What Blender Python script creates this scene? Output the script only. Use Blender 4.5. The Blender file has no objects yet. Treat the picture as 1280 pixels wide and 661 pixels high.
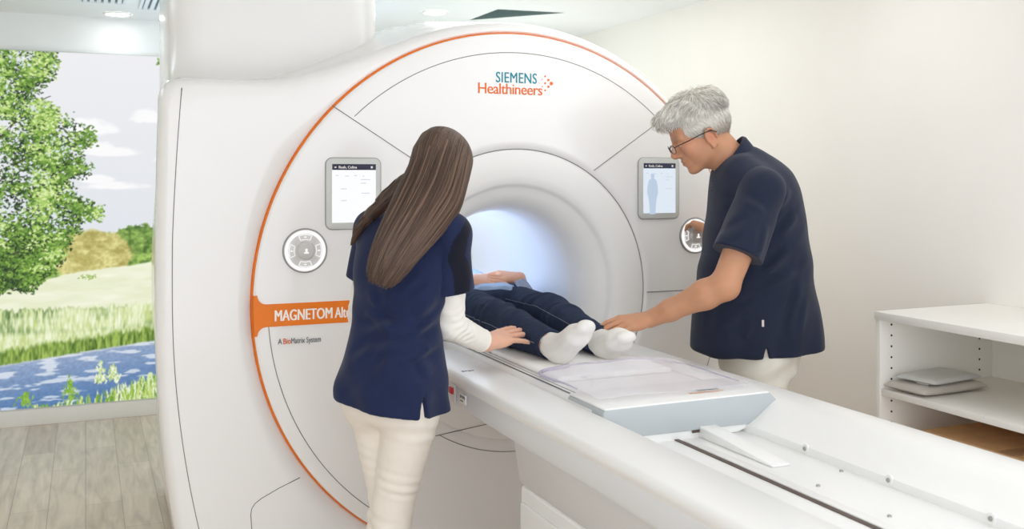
import bpy, bmesh, math, random
import numpy as np
from mathutils import Vector, Matrix

random.seed(7)
rng = np.random.default_rng(7)
C = bpy.context.scene.collection
PI = math.pi

# ------------------------------------------------------------------ camera constants
FPX = 1235.0
YAW = math.atan((640.0 - 107.0) / FPX)
CY_, SY_ = math.cos(YAW), math.sin(YAW)
CAM = np.array([-1.45, -3.30, 1.40])
HOR = 222.0
CRIGHT = np.array([CY_, -SY_, 0.0])
CFWD = np.array([SY_, CY_, 0.0])


def at(u, v, depth):
    """point of the room seen at (u, v) of the 1280x661 photograph, `depth` metres along the lens axis"""
    return CAM + CFWD * depth + CRIGHT * ((u - 640.0) / FPX * depth) + np.array([0, 0, -(v - HOR) / FPX * depth])


# ------------------------------------------------------------------ colour + materials
def lin(c):
    return tuple(((x / 255.0) / 12.92) if x / 255.0 <= 0.04045 else ((x / 255.0 + 0.055) / 1.055) ** 2.4 for x in c)


def mat(name, col, rough=0.5, spec=0.5, noise=0.0, nscale=40.0, bump=0.0, bscale=200.0, coat=0.0, metal=0.0,
        emit=0.0, trans=0.0, alpha=1.0, sheen=0.0, attr=None, sss=0.0, ior=1.45):
    m = bpy.data.materials.new(name)
    m.use_nodes = True
    nt = m.node_tree
    b = nt.nodes['Principled BSDF']
    L = nt.links
    c = lin(col) + (1.0,)
    b.inputs['Base Color'].default_value = c
    b.inputs['Roughness'].default_value = rough
    b.inputs['Specular IOR Level'].default_value = spec
    b.inputs['Metallic'].default_value = metal
    b.inputs['Coat Weight'].default_value = coat
    b.inputs['Coat Roughness'].default_value = 0.08
    b.inputs['Transmission Weight'].default_value = trans
    b.inputs['Alpha'].default_value = alpha
    b.inputs['Sheen Weight'].default_value = sheen
    b.inputs['IOR'].default_value = ior
    if sss:
        b.inputs['Subsurface Weight'].default_value = sss
        b.inputs['Subsurface Radius'].default_value = (0.012, 0.005, 0.003)
        b.inputs['Subsurface Scale'].default_value = 0.6
    tc = nt.nodes.new('ShaderNodeTexCoord')
    src = None
    if attr:
        a = nt.nodes.new('ShaderNodeAttribute')
        a.attribute_name = attr
        src = a.outputs['Color']
        L.new(src, b.inputs['Base Color'])
    if noise > 0:
        n = nt.nodes.new('ShaderNodeTexNoise')
        n.inputs['Scale'].default_value = nscale
        n.inputs['Detail'].default_value = 4
        L.new(tc.outputs['Object'], n.inputs['Vector'])
        mr = nt.nodes.new('ShaderNodeMapRange')
        mr.inputs['From Min'].default_value = 0.3
        mr.inputs['From Max'].default_value = 0.7
        mr.inputs['To Min'].default_value = 1 - noise
        mr.inputs['To Max'].default_value = 1 + noise
        L.new(n.outputs['Fac'], mr.inputs['Value'])
        mx = nt.nodes.new('ShaderNodeMix')
        mx.data_type = 'RGBA'
        mx.blend_type = 'MULTIPLY'
        mx.inputs['Factor'].default_value = 1.0
        if src is not None:
            L.new(src, mx.inputs['A'])
        else:
            mx.inputs['A'].default_value = c
        L.new(mr.outputs['Result'], mx.inputs['B'])
        L.new(mx.outputs['Result'], b.inputs['Base Color'])
    if bump > 0:
        n2 = nt.nodes.new('ShaderNodeTexNoise')
        n2.inputs['Scale'].default_value = bscale
        n2.inputs['Detail'].default_value = 5
        L.new(tc.outputs['Object'], n2.inputs['Vector'])
        bp = nt.nodes.new('ShaderNodeBump')
        bp.inputs['Strength'].default_value = bump
        bp.inputs['Distance'].default_value = 0.004
        L.new(n2.outputs['Fac'], bp.inputs['Height'])
        L.new(bp.outputs['Normal'], b.inputs['Normal'])
    if emit > 0:
        b.inputs['Emission Color'].default_value = c
        b.inputs['Emission Strength'].default_value = emit
    return m


# ------------------------------------------------------------------ tagging
def tag(o, label, cat, group=None):
    o['label'] = label
    o['category'] = cat
    if group:
        o['group'] = group
    return o


def struct(o):
    o['kind'] = 'structure'
    return o


def thing(name, label, cat, loc=(0, 0, 0), group=None):
    o = bpy.data.objects.new(name, None)
    o.empty_display_size = 0.1
    o.location = loc
    C.objects.link(o)
    tag(o, label, cat, group)
    return o


def link(name, me, m, parent=None, smooth=True):
    if m is not None:
        me.materials.append(m)
    if smooth:
        me.polygons.foreach_set('use_smooth', [True] * len(me.polygons))
    o = bpy.data.objects.new(name, me)
    C.objects.link(o)
    if parent is not None:
        o.parent = parent
        o.matrix_parent_inverse = Matrix.Translation(-Vector(parent.location))
    return o


def from_np(name, V, F, m, parent=None, smooth=True, colors=None):
    """V (n,3) array, F (k,4) or (k,3) array -> one mesh object"""
    V = np.asarray(V, dtype=np.float32)
    F = np.asarray(F, dtype=np.int32)
    k = F.shape[1]
    me = bpy.data.meshes.new(name)
    me.vertices.add(len(V))
    me.vertices.foreach_set('co', V.ravel())
    me.loops.add(F.size)
    me.loops.foreach_set('vertex_index', F.ravel())
    me.polygons.add(len(F))
    me.polygons.foreach_set('loop_start', np.arange(0, F.size, k, dtype=np.int32))
    me.update(calc_edges=True)
    if colors is not None:
        ca = me.color_attributes.new('Col', 'FLOAT_COLOR', 'POINT')
        cc = np.ones((len(V), 4), dtype=np.float32)
        cc[:, :3] = colors
        ca.data.foreach_set('color', cc.ravel())
    me.validate()
    return link(name, me, m, parent, smooth)


def snap(o, pts, lift=0.0008):
    """move points onto the surface of a mesh object"""
    from mathutils.bvhtree import BVHTree
    me = o.data
    t = BVHTree.FromPolygons([v.co for v in me.vertices], [q.vertices[:] for q in me.polygons])
    out = []
    for q in pts:
        c, n, i, d = t.find_nearest(Vector(q))
        out.append(np.array(c + n * lift))
    return np.array(out)


def lift_out(o, paths, gap=0.0009):
    """keep hair strands on or outside the hair volume they grow from"""
    from mathutils.bvhtree import BVHTree
    me = o.data
    t = BVHTree.FromPolygons([v.co for v in me.vertices], [q.vertices[:] for q in me.polygons])
    for P in paths:
        for k in range(len(P)):
            c, n, i, d = t.find_nearest(Vector(P[k]))
            if c is not None and (Vector(P[k]) - c).dot(n) < gap:
                P[k] = np.array(c + n * gap)
    return paths


def from_bm(name, bm, m, parent=None, smooth=False, bevel=0.0, seg=2, angle=40):
    bmesh.ops.recalc_face_normals(bm, faces=bm.faces)
    if bevel > 0:
        es = [e for e in bm.edges if len(e.link_faces) == 2 and e.calc_face_angle(0) > math.radians(angle)]
        bmesh.ops.bevel(bm, geom=es, offset=bevel, segments=seg, profile=0.5, affect='EDGES', clamp_overlap=True)
    me = bpy.data.meshes.new(name)
    bm.to_mesh(me)
    bm.free()
    o = link(name, me, m, parent, smooth)
    if smooth:
        sharp_by_angle(me, 45)
    return o


def sharp_by_angle(me, deg):
    bm = bmesh.new()
    bm.from_mesh(me)
    for e in bm.edges:
        if len(e.link_faces) == 2 and e.calc_face_angle(0) > math.radians(deg):
            e.smooth = False
    bm.to_mesh(me)
    bm.free()


def add_box(bm, x0, x1, y0, y1, z0, z1):
    vs = [bm.verts.new(p) for p in ((x0, y0, z0), (x1, y0, z0), (x1, y1, z0), (x0, y1, z0),
                                    (x0, y0, z1), (x1, y0, z1), (x1, y1, z1), (x0, y1, z1))]
    for f in ((0, 3, 2, 1), (4, 5, 6, 7), (0, 1, 5, 4), (1, 2, 6, 5), (2, 3, 7, 6), (3, 0, 4, 7)):
        bm.faces.new([vs[i] for i in f])
    return vs


def box(name, b, m, parent=None, bevel=0.0, seg=2):
    bm = bmesh.new()
    add_box(bm, *b)
    return from_bm(name, bm, m, parent, smooth=bevel > 0, bevel=bevel, seg=seg)


def prism(name, prof, axis, a0, a1, m, parent=None, bevel=0.0, seg=2, smooth=True):
    """closed 2-D profile extruded along axis ('x': (y,z) profile, 'y': (x,z), 'z': (x,y))"""
    bm = bmesh.new()

    def P(p, a):
        return {'x': (a, p[0], p[1]), 'y': (p[0], a, p[1]), 'z': (p[0], p[1], a)}[axis]
    A = [bm.verts.new(P(p, a0)) for p in prof]
    B = [bm.verts.new(P(p, a1)) for p in prof]
    n = len(prof)
    for i in range(n):
        bm.faces.new((A[i], A[(i + 1) % n], B[(i + 1) % n], B[i]))
    bm.faces.new(A)
    bm.faces.new(B[::-1])
    return from_bm(name, bm, m, parent, smooth=smooth, bevel=bevel, seg=seg)


def tube_arrays(paths, radii, sides=6, closed=False):
    """paths: list of (n,3); radii: list of (n,) -> V,F for many capped tubes"""
    Vs, Fs, off = [], [], 0
    ang = np.arange(sides) / sides * 2 * PI
    ca, sa = np.cos(ang), np.sin(ang)
    for P, R in zip(paths, radii):
        P = np.asarray(P, float)
        n = len(P)
        if closed:
            T = np.roll(P, -1, 0) - np.roll(P, 1, 0)
        else:
            T = np.gradient(P, axis=0)
        T /= np.linalg.norm(T, axis=1)[:, None] + 1e-12
        e = np.eye(3)[int(np.argmin(np.abs(T[0])))]
        N = np.empty_like(T)
        cur = np.cross(T[0], e)
        for q in range(n):                       # parallel transport keeps the tube from pinching
            cur = cur - T[q] * (cur @ T[q])
            cur = cur / (math.sqrt(cur @ cur) + 1e-12)
            N[q] = cur
        B = np.cross(T, N)
        R = np.broadcast_to(np.asarray(R, float), (n,))
        V = P[:, None, :] + R[:, None, None] * (N[:, None, :] * ca[None, :, None] + B[:, None, :] * sa[None, :, None])
        Vs.append(V.reshape(-1, 3))
        rr = np.arange(n if closed else n - 1)
        jj = np.arange(sides)
        a = (rr[:, None] * sides + jj[None]).ravel()
        b = (rr[:, None] * sides + (jj[None] + 1) % sides).ravel()
        r2 = (rr + 1) % n
        c = (r2[:, None] * sides + (jj[None] + 1) % sides).ravel()
        d = (r2[:, None] * sides + jj[None]).ravel()
        Fs.append(np.stack([a, b, c, d], 1) + off)
        off += n * sides
    return np.concatenate(Vs), np.concatenate(Fs)


def tube(name, P, r, m, parent=None, sides=8, closed=False):
    V, F = tube_arrays([P], [r], sides, closed)
    return from_np(name, V, F, m, parent)


def lathe_y(name, prof, cx, cz, m, parent=None, n=128):
    """revolve (r, y) profile round the y axis through (cx, cz)"""
    a = np.arange(n) / n * 2 * PI
    V = []
    for r, y in prof:
        V.append(np.stack([cx + r * np.cos(a), np.full(n, y), cz + r * np.sin(a)], 1))
    V = np.concatenate(V)
    k = len(prof)
    i = np.arange(k - 1)[:, None] * n
    j = np.arange(n)[None]
    F = np.stack([(i + j).ravel(), (i + n + j).ravel(), (i + n + (j + 1) % n).ravel(), (i + (j + 1) % n).ravel()], 1)
    return from_np(name, V, F, m, parent)


def lathe_z(name, prof, cx, cy, m, parent=None, n=48):
    a = np.arange(n) / n * 2 * PI
    V = np.concatenate([np.stack([cx + r * np.cos(a), cy + r * np.sin(a), np.full(n, z)], 1) for r, z in prof])
    k = len(prof)
    i = np.arange(k - 1)[:, None] * n
    j = np.arange(n)[None]
    F = np.stack([(i + j).ravel(), (i + (j + 1) % n).ravel(), (i + n + (j + 1) % n).ravel(), (i + n + j).ravel()], 1)
    return from_np(name, V, F, m, parent)


def text(name, body, size, origin, xdir, updir, m, parent=None, bold=0.0, depth=0.0006, spacing=1.0, align='LEFT', xs=1.0):
    cu = bpy.data.curves.new(name, 'FONT')
    cu.body = body
    cu.size = size
    cu.extrude = depth
    cu.space_character = spacing
    cu.align_x = align
    cu.resolution_u = 4
    tmp = bpy.data.objects.new(name + '_tmp', cu)
    C.objects.link(tmp)
    bpy.context.view_layer.update()
    me = bpy.data.meshes.new_from_object(tmp.evaluated_get(bpy.context.evaluated_depsgraph_get()))
    bpy.data.objects.remove(tmp)
    x = Vector(xdir).normalized()
    u = Vector(updir).normalized()
    n = x.cross(u)
    M = Matrix(((x.x, u.x, n.x, origin[0]), (x.y, u.y, n.y, origin[1]), (x.z, u.z, n.z, origin[2]), (0, 0, 0, 1)))
    me.transform(M @ Matrix.Diagonal((xs, 1, 1, 1)))
    if bold > 0:                       # heavier weight: the outline struck three times, a hair apart
        bm = bmesh.new()
        bm.from_mesh(me)
        g0 = bm.verts[:] + bm.edges[:] + bm.faces[:]
        for d in (-bold, bold):
            r = bmesh.ops.duplicate(bm, geom=g0)
            bmesh.ops.translate(bm, vec=x * d - n * 0.00004, verts=[e for e in r['geom'] if isinstance(e, bmesh.types.BMVert)])
        bm.to_mesh(me)
        bm.free()
    me.name = name
    return link(name, me, m, parent, smooth=False)


# ------------------------------------------------------------------ signed-distance modelling of soft bodies
def nrm(v):
    v = np.asarray(v, float)
    return v / np.linalg.norm(v)


class Prim:
    def __init__(s, fn, lo, hi, k=0.01, op='+'):
        s.fn, s.lo, s.hi, s.k, s.op = fn, np.asarray(lo, float), np.asarray(hi, float), k, op


def rc(a, b, ra, rb, k=0.012, op='+', flat=None):
    """tapered capsule; flat=(axis, scale) squashes it along an axis"""
    a = np.asarray(a, float)
    b = np.asarray(b, float)
    rm = max(ra, rb)
    lo, hi = np.minimum(a, b) - rm, np.maximum(a, b) + rm
    ba = b - a
    l2 = max(float(ba @ ba), 1e-10)

    def fn(X, Y, Z):
        px, py, pz = X - a[0], Y - a[1], Z - a[2]
        t = np.clip((px * ba[0] + py * ba[1] + pz * ba[2]) / l2, 0, 1)
        qx, qy, qz = px - t * ba[0], py - t * ba[1], pz - t * ba[2]
        r = ra + (rb - ra) * t
        if flat is None:
            return np.sqrt(qx * qx + qy * qy + qz * qz) - r
        ax, s = flat
        d = qx * ax[0] + qy * ax[1] + qz * ax[2]
        e = (1.0 / s - 1.0) * d
        qx, qy, qz = qx + e * ax[0], qy + e * ax[1], qz + e * ax[2]
        return (np.sqrt(qx * qx + qy * qy + qz * qz) - r) * s
    return Prim(fn, lo, hi, k, op)


def ell(c, rad, R=None, k=0.012, op='+'):
    c = np.asarray(c, float)
    rad = np.asarray(rad, float)
    R = np.eye(3) if R is None else np.asarray(R, float)     # rows: local axes in world
    ext = np.sqrt(((R * rad[:, None]) ** 2).sum(0))

    def fn(X, Y, Z):
        px, py, pz = X - c[0], Y - c[1], Z - c[2]
        l = [R[i, 0] * px + R[i, 1] * py + R[i, 2] * pz for i in range(3)]
        k0 = np.sqrt(sum((l[i] / rad[i]) ** 2 for i in range(3)))
        k1 = np.sqrt(sum((l[i] / rad[i] ** 2) ** 2 for i in range(3)))
        return k0 * (k0 - 1.0) / np.maximum(k1, 1e-6)
    return Prim(fn, c - ext, c + ext, k, op)


def loft(o, R, secs, k=0.02, op='+', n=2.2, cap=0.02):
    """stack of super-elliptical sections. o origin, R rows = (lateral, depth, axial) axes in world,
    secs rows = (axial, lat_centre, dep_centre, half_width, half_depth)"""
    o = np.asarray(o, float)
    R = np.asarray(R, float)
    S = np.asarray(secs, float)
    S = S[np.argsort(S[:, 0])]
    zs = np.linspace(S[0, 0], S[-1, 0], 120)
    # smooth interpolation
    cols = []
    for j in range(1, 5):
        v = np.interp(zs, S[:, 0], S[:, j])
        ker = np.hanning(13)
        ker /= ker.sum()
        v = np.convolve(np.pad(v, 6, mode='edge'), ker, 'valid')
        cols.append(v)
    pts = []
    for j in range(0, 120, 7):
        for sx in (-1, 1):
            for sy in (-1, 1):
                pts.append(o + R[2] * zs[j] + R[0] * (cols[0][j] + sx * cols[2][j]) + R[1] * (cols[1][j] + sy * cols[3][j]))
    pts = np.array(pts)

    def fn(X, Y, Z):
        px, py, pz = X - o[0], Y - o[1], Z - o[2]
        lx = R[0, 0] * px + R[0, 1] * py + R[0, 2] * pz
        ly = R[1, 0] * px + R[1, 1] * py + R[1, 2] * pz
        lz = R[2, 0] * px + R[2, 1] * py + R[2, 2] * pz
        cx, cy, w, d = [np.interp(lz, zs, c) for c in cols]
        q = (np.abs((lx - cx) / w) ** n + np.abs((ly - cy) / d) ** n) ** (1.0 / n)
        dd = (q - 1.0) * np.minimum(w, d)
        dz = np.maximum(zs[0] - lz, lz - zs[-1])
        # rounded end caps
        return np.where(dz > -cap, np.sqrt(np.maximum(dd + cap, 0) ** 2 + np.maximum(dz + cap, 0) ** 2) - cap
                        + np.minimum(np.maximum(dd + cap, dz + cap), 0), dd)
    return Prim(fn, pts.min(0) - 0.01, pts.max(0) + 0.01, k, op)


def plane(p, nv, k=0.004):
    """keep the side the normal points away from"""
    p = np.asarray(p, float)
    nv = nrm(nv)
    return Prim(lambda X, Y, Z: (X - p[0]) * nv[0] + (Y - p[1]) * nv[1] + (Z - p[2]) * nv[2], [-9] * 3, [9] * 3, k, '&')


def disp(fn, lo, hi):
    return Prim(fn, lo, hi, 0, 'd')


def creases(segs, amp=.006, sig=.011):
    """cloth creases: each segment lifts a soft ridge with a valley beside it"""
    out = []
    for a, b, s_ in segs:
        a, b = np.asarray(a, float), np.asarray(b, float)
        ba = b - a
        l2 = float(ba @ ba)
        side = nrm(np.cross(ba, CFWD))

        def fn(X, Y, Z, a=a, ba=ba, l2=l2, side=side, s_=s_):
            px_, py_, pz_ = X - a[0], Y - a[1], Z - a[2]
            t = np.clip((px_ * ba[0] + py_ * ba[1] + pz_ * ba[2]) / l2, 0, 1)
            d = (px_ - t * ba[0]) * side[0] + (py_ - t * ba[1]) * side[1] + (pz_ - t * ba[2]) * side[2]
            tp = np.sin(PI * np.clip(t, .02, .98)) ** .7
            dep = np.exp(-(((px_ - t * ba[0]) * CFWD[0] + (py_ - t * ba[1]) * CFWD[1]) / .06) ** 2)
            return -s_ * amp * tp * dep * (np.exp(-(d / sig) ** 2) - .8 * np.exp(-((d - 1.9 * sig) / sig) ** 2))
        out.append(disp(fn, np.minimum(a, b) - .06, np.maximum(a, b) + .06))
    return out


def evaluate(prims, lo, hi, h):
    lo = np.asarray(lo, float)
    n = np.maximum(np.ceil((np.asarray(hi) - lo) / h).astype(int) + 1, 4)
    ax = [(lo[i] + h * np.arange(n[i])).astype(np.float32) for i in range(3)]
    D = np.full(tuple(n), 0.08, np.float32)
    for p in prims:
        mrg = 0.03 + p.k
        i0 = [int(np.clip(np.searchsorted(ax[i], p.lo[i] - mrg), 0, n[i])) for i in range(3)]
        i1 = [int(np.clip(np.searchsorted(ax[i], p.hi[i] + mrg), 0, n[i])) for i in range(3)]
        if any(i1[i] - i0[i] < 1 for i in range(3)):
            continue
        sl = tuple(slice(i0[i], i1[i]) for i in range(3))
        X = ax[0][sl[0]][:, None, None]
        Y = ax[1][sl[1]][None, :, None]
        Z = ax[2][sl[2]][None, None, :]
        d = p.fn(X, Y, Z).astype(np.float32)
        A = D[sl]
        k = p.k
        if p.op == '+':
            hh = np.maximum(k - np.abs(A - d), 0) / max(k, 1e-6)
            D[sl] = np.minimum(A, d) - hh * hh * k * 0.25
        elif p.op == '-':
            d = -d
            hh = np.maximum(k - np.abs(A - d), 0) / max(k, 1e-6)
            D[sl] = np.maximum(A, d) + hh * hh * k * 0.25
        elif p.op == '&':
            hh = np.maximum(k - np.abs(A - d), 0) / max(k, 1e-6)
            D[sl] = np.maximum(A, d) + hh * hh * k * 0.25
        elif p.op == 'd':
            D[sl] = A + d
    return D


def surface_net(D, lo, h):
    ins = D < 0
    nx, ny, nz = D.shape
    cnt = np.zeros((nx - 1, ny - 1, nz - 1), np.int8)
    corners = [(i, j, k) for i in (0, 1) for j in (0, 1) for k in (0, 1)]
    for i, j, k in corners:
        cnt += ins[i:nx - 1 + i, j:ny - 1 + j, k:nz - 1 + k]
    act = np.argwhere((cnt > 0) & (cnt < 8))
    idm = np.full(cnt.shape, -1, np.int32)
    idm[tuple(act.T)] = np.arange(len(act))
    vals = np.stack([D[act[:, 0] + i, act[:, 1] + j, act[:, 2] + k] for i, j, k in corners], 1)
    acc = np.zeros((len(act), 3))
    num = np.zeros(len(act))
    for a in range(8):
        for ax in range(3):
            ca = corners[a]
            if ca[ax] == 1:
                continue
            cb = list(ca)
            cb[ax] = 1
            b = corners.index(tuple(cb))
            va, vb = vals[:, a], vals[:, b]
            m = (va < 0) != (vb < 0)
            t = np.where(m, va / np.where(m, va - vb, 1), 0)
            p = np.array(ca, float)[None] + t[:, None] * (np.array(cb) - np.array(ca))[None]
            acc += np.where(m[:, None], p, 0)
            num += m
    V = np.asarray(lo)[None] + h * (act + acc / num[:, None])
    Fs = []
    for ax in range(3):
        o1, o2 = (ax + 1) % 3, (ax + 2) % 3
        s0 = [slice(None)] * 3
        s1 = [slice(None)] * 3
        s0[ax] = slice(0, -1)
        s1[ax] = slice(1, None)
        A, B = ins[tuple(s0)], ins[tuple(s1)]
        e = np.argwhere(A != B)
        ok = (e[:, o1] > 0) & (e[:, o2] > 0) & (e[:, o1] < D.shape[o1] - 1) & (e[:, o2] < D.shape[o2] - 1)
        e = e[ok]
        flip = A[tuple(e.T)]
        q = []
        for d1, d2 in ((-1, -1), (0, -1), (0, 0), (-1, 0)):
            c = e.copy()
            c[:, o1] += d1
            c[:, o2] += d2
            q.append(idm[tuple(c.T)])
        q = np.stack(q, 1)
        q[~flip] = q[~flip][:, ::-1]
        Fs.append(q)
    F = np.concatenate(Fs)
    F = F[(F >= 0).all(1)]
    return V, F


def bounds(prims):
    ps = [p for p in prims if p.op == '+']
    return np.min([p.lo for p in ps], 0), np.max([p.hi for p in ps], 0)


def sdf_mesh(prims, h, lo=None, hi=None, smooth=1):
    b0, b1 = bounds(prims)
    lo = b0 - 3 * h - 0.012 if lo is None else np.asarray(lo, float)
    hi = b1 + 3 * h + 0.012 if hi is None else np.asarray(hi, float)
    D = evaluate(prims, lo, hi, h)
    V, F = surface_net(D, lo, h)
    # light Laplacian smoothing on shared edges
    for _ in range(smooth):
        acc = np.zeros_like(V)
        n = np.zeros(len(V))
        for a, b in ((0, 1), (1, 2), (2, 3), (3, 0)):
            np.add.at(acc, F[:, a], V[F[:, b]])
            np.add.at(acc, F[:, b], V[F[:, a]])
            np.add.at(n, F[:, a], 1)
            np.add.at(n, F[:, b], 1)
        good = n > 0
        V[good] = 0.5 * V[good] + 0.5 * acc[good] / n[good][:, None]
    return V, F


def sdf_object(name, prims, h, m, parent=None, smooth=1, colfn=None, regions=None):
    """regions: list of (lo, hi, h) boxes meshed finer and left out of the coarse mesh; all one mesh"""
    Vs, Fs, off = [], [], 0
    V, F = sdf_mesh(prims, h, smooth=smooth)
    if regions:
        keep = np.ones(len(F), bool)
        cen = V[F].mean(1)
        for lo, hi, hh in regions:
            lo, hi = np.asarray(lo), np.asarray(hi)
            keep &= ~((cen > lo + hh * 2).all(1) & (cen < hi - hh * 2).all(1))
        F = F[keep]
    Vs.append(V)
    Fs.append(F)
    off = len(V)
    for lo, hi, hh in (regions or []):
        V, F = sdf_mesh(prims, hh, lo, hi, smooth=smooth)
        Vs.append(V)
        Fs.append(F + off)
        off += len(V)
    V = np.concatenate(Vs)
    F = np.concatenate(Fs)
    used = np.unique(F)
    mp = np.full(len(V), -1, np.int64)
    mp[used] = np.arange(len(used))
    V, F = V[used], mp[F]
    return from_np(name, V, F, m, parent, colors=(colfn(V) if colfn else None))


def hand(wrist, knuck_dir, dorsal, thumb_side, curls, spread=0.05, sc=1.0, thumb=(0.6, 0.25, 0.3), splay=None):
    """palm + five fingers as tapered capsules. curls: per finger (index..little) three bend angles.
    thumb_side +1 / -1 along cross(dorsal, dir). returns prims and fingertip points"""
    d = nrm(knuck_dir)
    u = np.asarray(dorsal, float)
    u = nrm(u - d * (u @ d))
    s = nrm(np.cross(u, d)) * thumb_side            # towards the thumb
    w = np.asarray(wrist, float)
    pr = []
    L = [(0.044, 0.026, 0.021), (0.049, 0.029, 0.022), (0.045, 0.027, 0.021), (0.034, 0.021, 0.019)]
    off = [0.028, 0.0095, -0.0095, -0.027]
    pl = [0.090, 0.093, 0.088, 0.080]
    rad = [(0.0096, 0.0085, 0.0078, 0.0066), (0.0098, 0.0087, 0.0080, 0.0068), (0.0094, 0.0083, 0.0076, 0.0064), (0.0084, 0.0074, 0.0068, 0.0058)]
    tips = []
    for i in range(4):
        kn = w + d * pl[i] * sc + s * off[i] * sc
        base = w + s * off[i] * 0.55 * sc + d * 0.012 * sc
        pr.append(rc(base, kn - u * 0.002, 0.0125 * sc, 0.0112 * sc, 0.016 * sc))
        ang = 0.0
        sp = (splay[i] if splay else spread * (1.5 - i))
        dd0 = nrm(d + s * sp)
        p = kn
        for j in range(3):
            ang += curls[i][j]
            dv = dd0 * math.cos(ang) - u * math.sin(ang)
            q = p + dv * L[i][j] * sc
            pr.append(rc(p, q, rad[i][j] * sc, rad[i][j + 1] * sc, 0.0035))
            p = q
        tips.append(p)
    pr.append(ell(w + d * 0.052 * sc - u * 0.006 * sc, (0.040 * sc, 0.036 * sc, 0.014 * sc), np.stack([d, s, u]), 0.014))
    # thumb leaves the side of the palm near its base
    a0, a1, a2 = thumb
    tb = w + d * 0.022 * sc + s * 0.026 * sc - u * 0.006 * sc
    t1 = nrm(d * math.cos(a0) + s * math.sin(a0) - u * 0.25)
    p1 = tb + t1 * 0.042 * sc
    t2 = nrm(d * math.cos(a0 - a1) + s * math.sin(a0 - a1) - u * 0.3)
    p2 = p1 + t2 * 0.032 * sc
    t3 = nrm(d * math.cos(a0 - a1 - a2) + s * math.sin(a0 - a1 - a2) - u * 0.3)
    p3 = p2 + t3 * 0.024 * sc
    pr += [rc(tb, p1, 0.0145 * sc, 0.0105 * sc, 0.012), rc(p1, p2, 0.0105 * sc, 0.0092 * sc, 0.004), rc(p2, p3, 0.0092 * sc, 0.0075 * sc, 0.003)]
    tips.append(p3)
    return pr, tips


def head_prims(c, X, Y, Z, female=False, sc=1.0, ear=True):
    """face along X, left along Y, crown along Z; c is the centre of the skull"""
    c = np.asarray(c, float)
    M = np.stack([X, Y, Z])

    def w(*p):
        return c + sc * (p[0] * X + p[1] * Y + p[2] * Z)

    def E(p, r, k=0.012, op='+', R=None):
        return ell(w(*p), np.array(r) * sc, M if R is None else R, k, op)

    def K(p, q, ra, rb, k=0.012, op='+'):
        return rc(w(*p), w(*q), ra * sc, rb * sc, k, op)
    j = 0.9 if female else 1.0
    pr = [E((-.012, 0, .03), (.098, .076, .086), 0.01),
          E((.030, 0, -.03), (.062, .060 * j, .075), 0.03),
          E((.052, 0, .040), (.040, .055, .045), 0.02)]
    for s in (-1, 1):
        pr.append(K((-.008, s * .054 * j, -.045), (.060, s * .018, -.090), .020, .016, 0.02))
        pr.append(E((.062, s * .043, -.018), (.022, .020, .018), 0.02))
        pr.append(K((.086, s * .012, .021), (.074, s * .046, .020), .009, .007, 0.014))
    for s in (-1, 1):
        pr.append(E((.028, s * .041, -.042), (.036, .020, .034), 0.03))
    pr += [E((.074, 0, -.094), (.019, .021, .016), 0.016),
           E((.078, 0, -.058), (.020, .030, .024), 0.014)]
    for s in (-1, 1):
        pr.append(E((.094, s * .031, .002), (.011, .016, .011), 0.012, '-'))
        pr.append(E((.079, s * .031, .001), (.0128, .0135, .0125), 0.004))
        pr.append(E((.093, s * .031, .0), (.008, .012, .0035), 0.003, '-'))
    pr += [K((.080, 0, .012), (.094, 0, -.026), .012, .014, 0.012), K((.090, 0, .016), (.113, 0, -.022), .0075, .0105, 0.009),
           E((.108, 0, -.030), (.012, .010, .008), 0.006)]
    for s in (-1, 1):
        pr.append(E((.098, s * .0125, -.031), (.011, .0075, .0075), 0.006))
        pr.append(E((.104, s * .007, -.038), (.006, .0035, .004), 0.003, '-'))
    pr += [E((.0925, 0, -.0545), (.0085, .022, .0055), 0.004),
           E((.0915, 0, -.0650), (.0090, .019, .0065), 0.004),
           E((.102, 0, -.0597), (.010, .022, .0012), 0.002, '-')]
    if ear:
        for s in (-1, 1):
            Rm = np.stack([nrm(X * 0.94 - s * 0 * Y - Z * 0.2), nrm(Y * s + X * -0.25), nrm(Z + X * 0.2)])
            e = (-.010, s * .079, -.022)
            pr.append(ell(w(*e), np.array((.018, .006, .031)) * sc, Rm, 0.006))
            th = np.linspace(-0.6, 3.6, 9)
            pts = [w(e[0] - .004 + .0155 * math.cos(t), e[1] + s * .004, e[2] + .006 + .025 * math.sin(t)) for t in th]
            for a, b in zip(pts[:-1], pts[1:]):
                pr.append(rc(a, b, .0036 * sc, .0036 * sc, 0.003))
            pr.append(E((e[0] + .003, e[1] + s * .008, e[2] - .002), (.008, .006, .013), 0.004, '-'))
            pr.append(E((e[0] + .005, e[1] + s * .001, e[2] - .028), (.007, .005, .008), 0.005))
    return pr, w, M

# ================================================================== materials
M_wall = mat('painted plaster', (243, 240, 235), 0.9, 0.2, noise=0.012, nscale=3, bump=0.04, bscale=180)
M_ceil = mat('ceiling paint', (240, 243, 244), 0.9, 0.2, noise=0.01, nscale=4)
M_soffit = mat('soffit board', (240, 241, 240), 0.6, 0.3, noise=0.01, nscale=4)
M_cover = mat('gloss white moulded cover', (241, 240, 238), 0.22, 0.5, noise=0.006, nscale=2.0, coat=0.35)
M_cover_in = mat('satin white bell mouth', (241, 240, 237), 0.34, 0.45, noise=0.006, nscale=2.0)
M_bore = mat('bore liner', (236, 240, 246), 0.5, 0.3, noise=0.006, nscale=4)
M_orange = mat('orange trim', (238, 126, 32), 0.4, 0.4, noise=0.02, nscale=20)
M_seam = mat('seam grey', (120, 118, 116), 0.7, 0.2, noise=0.03, nscale=30)
M_teal = mat('teal print', (30, 140, 155), 0.5, 0.3, noise=0.02)
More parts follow.
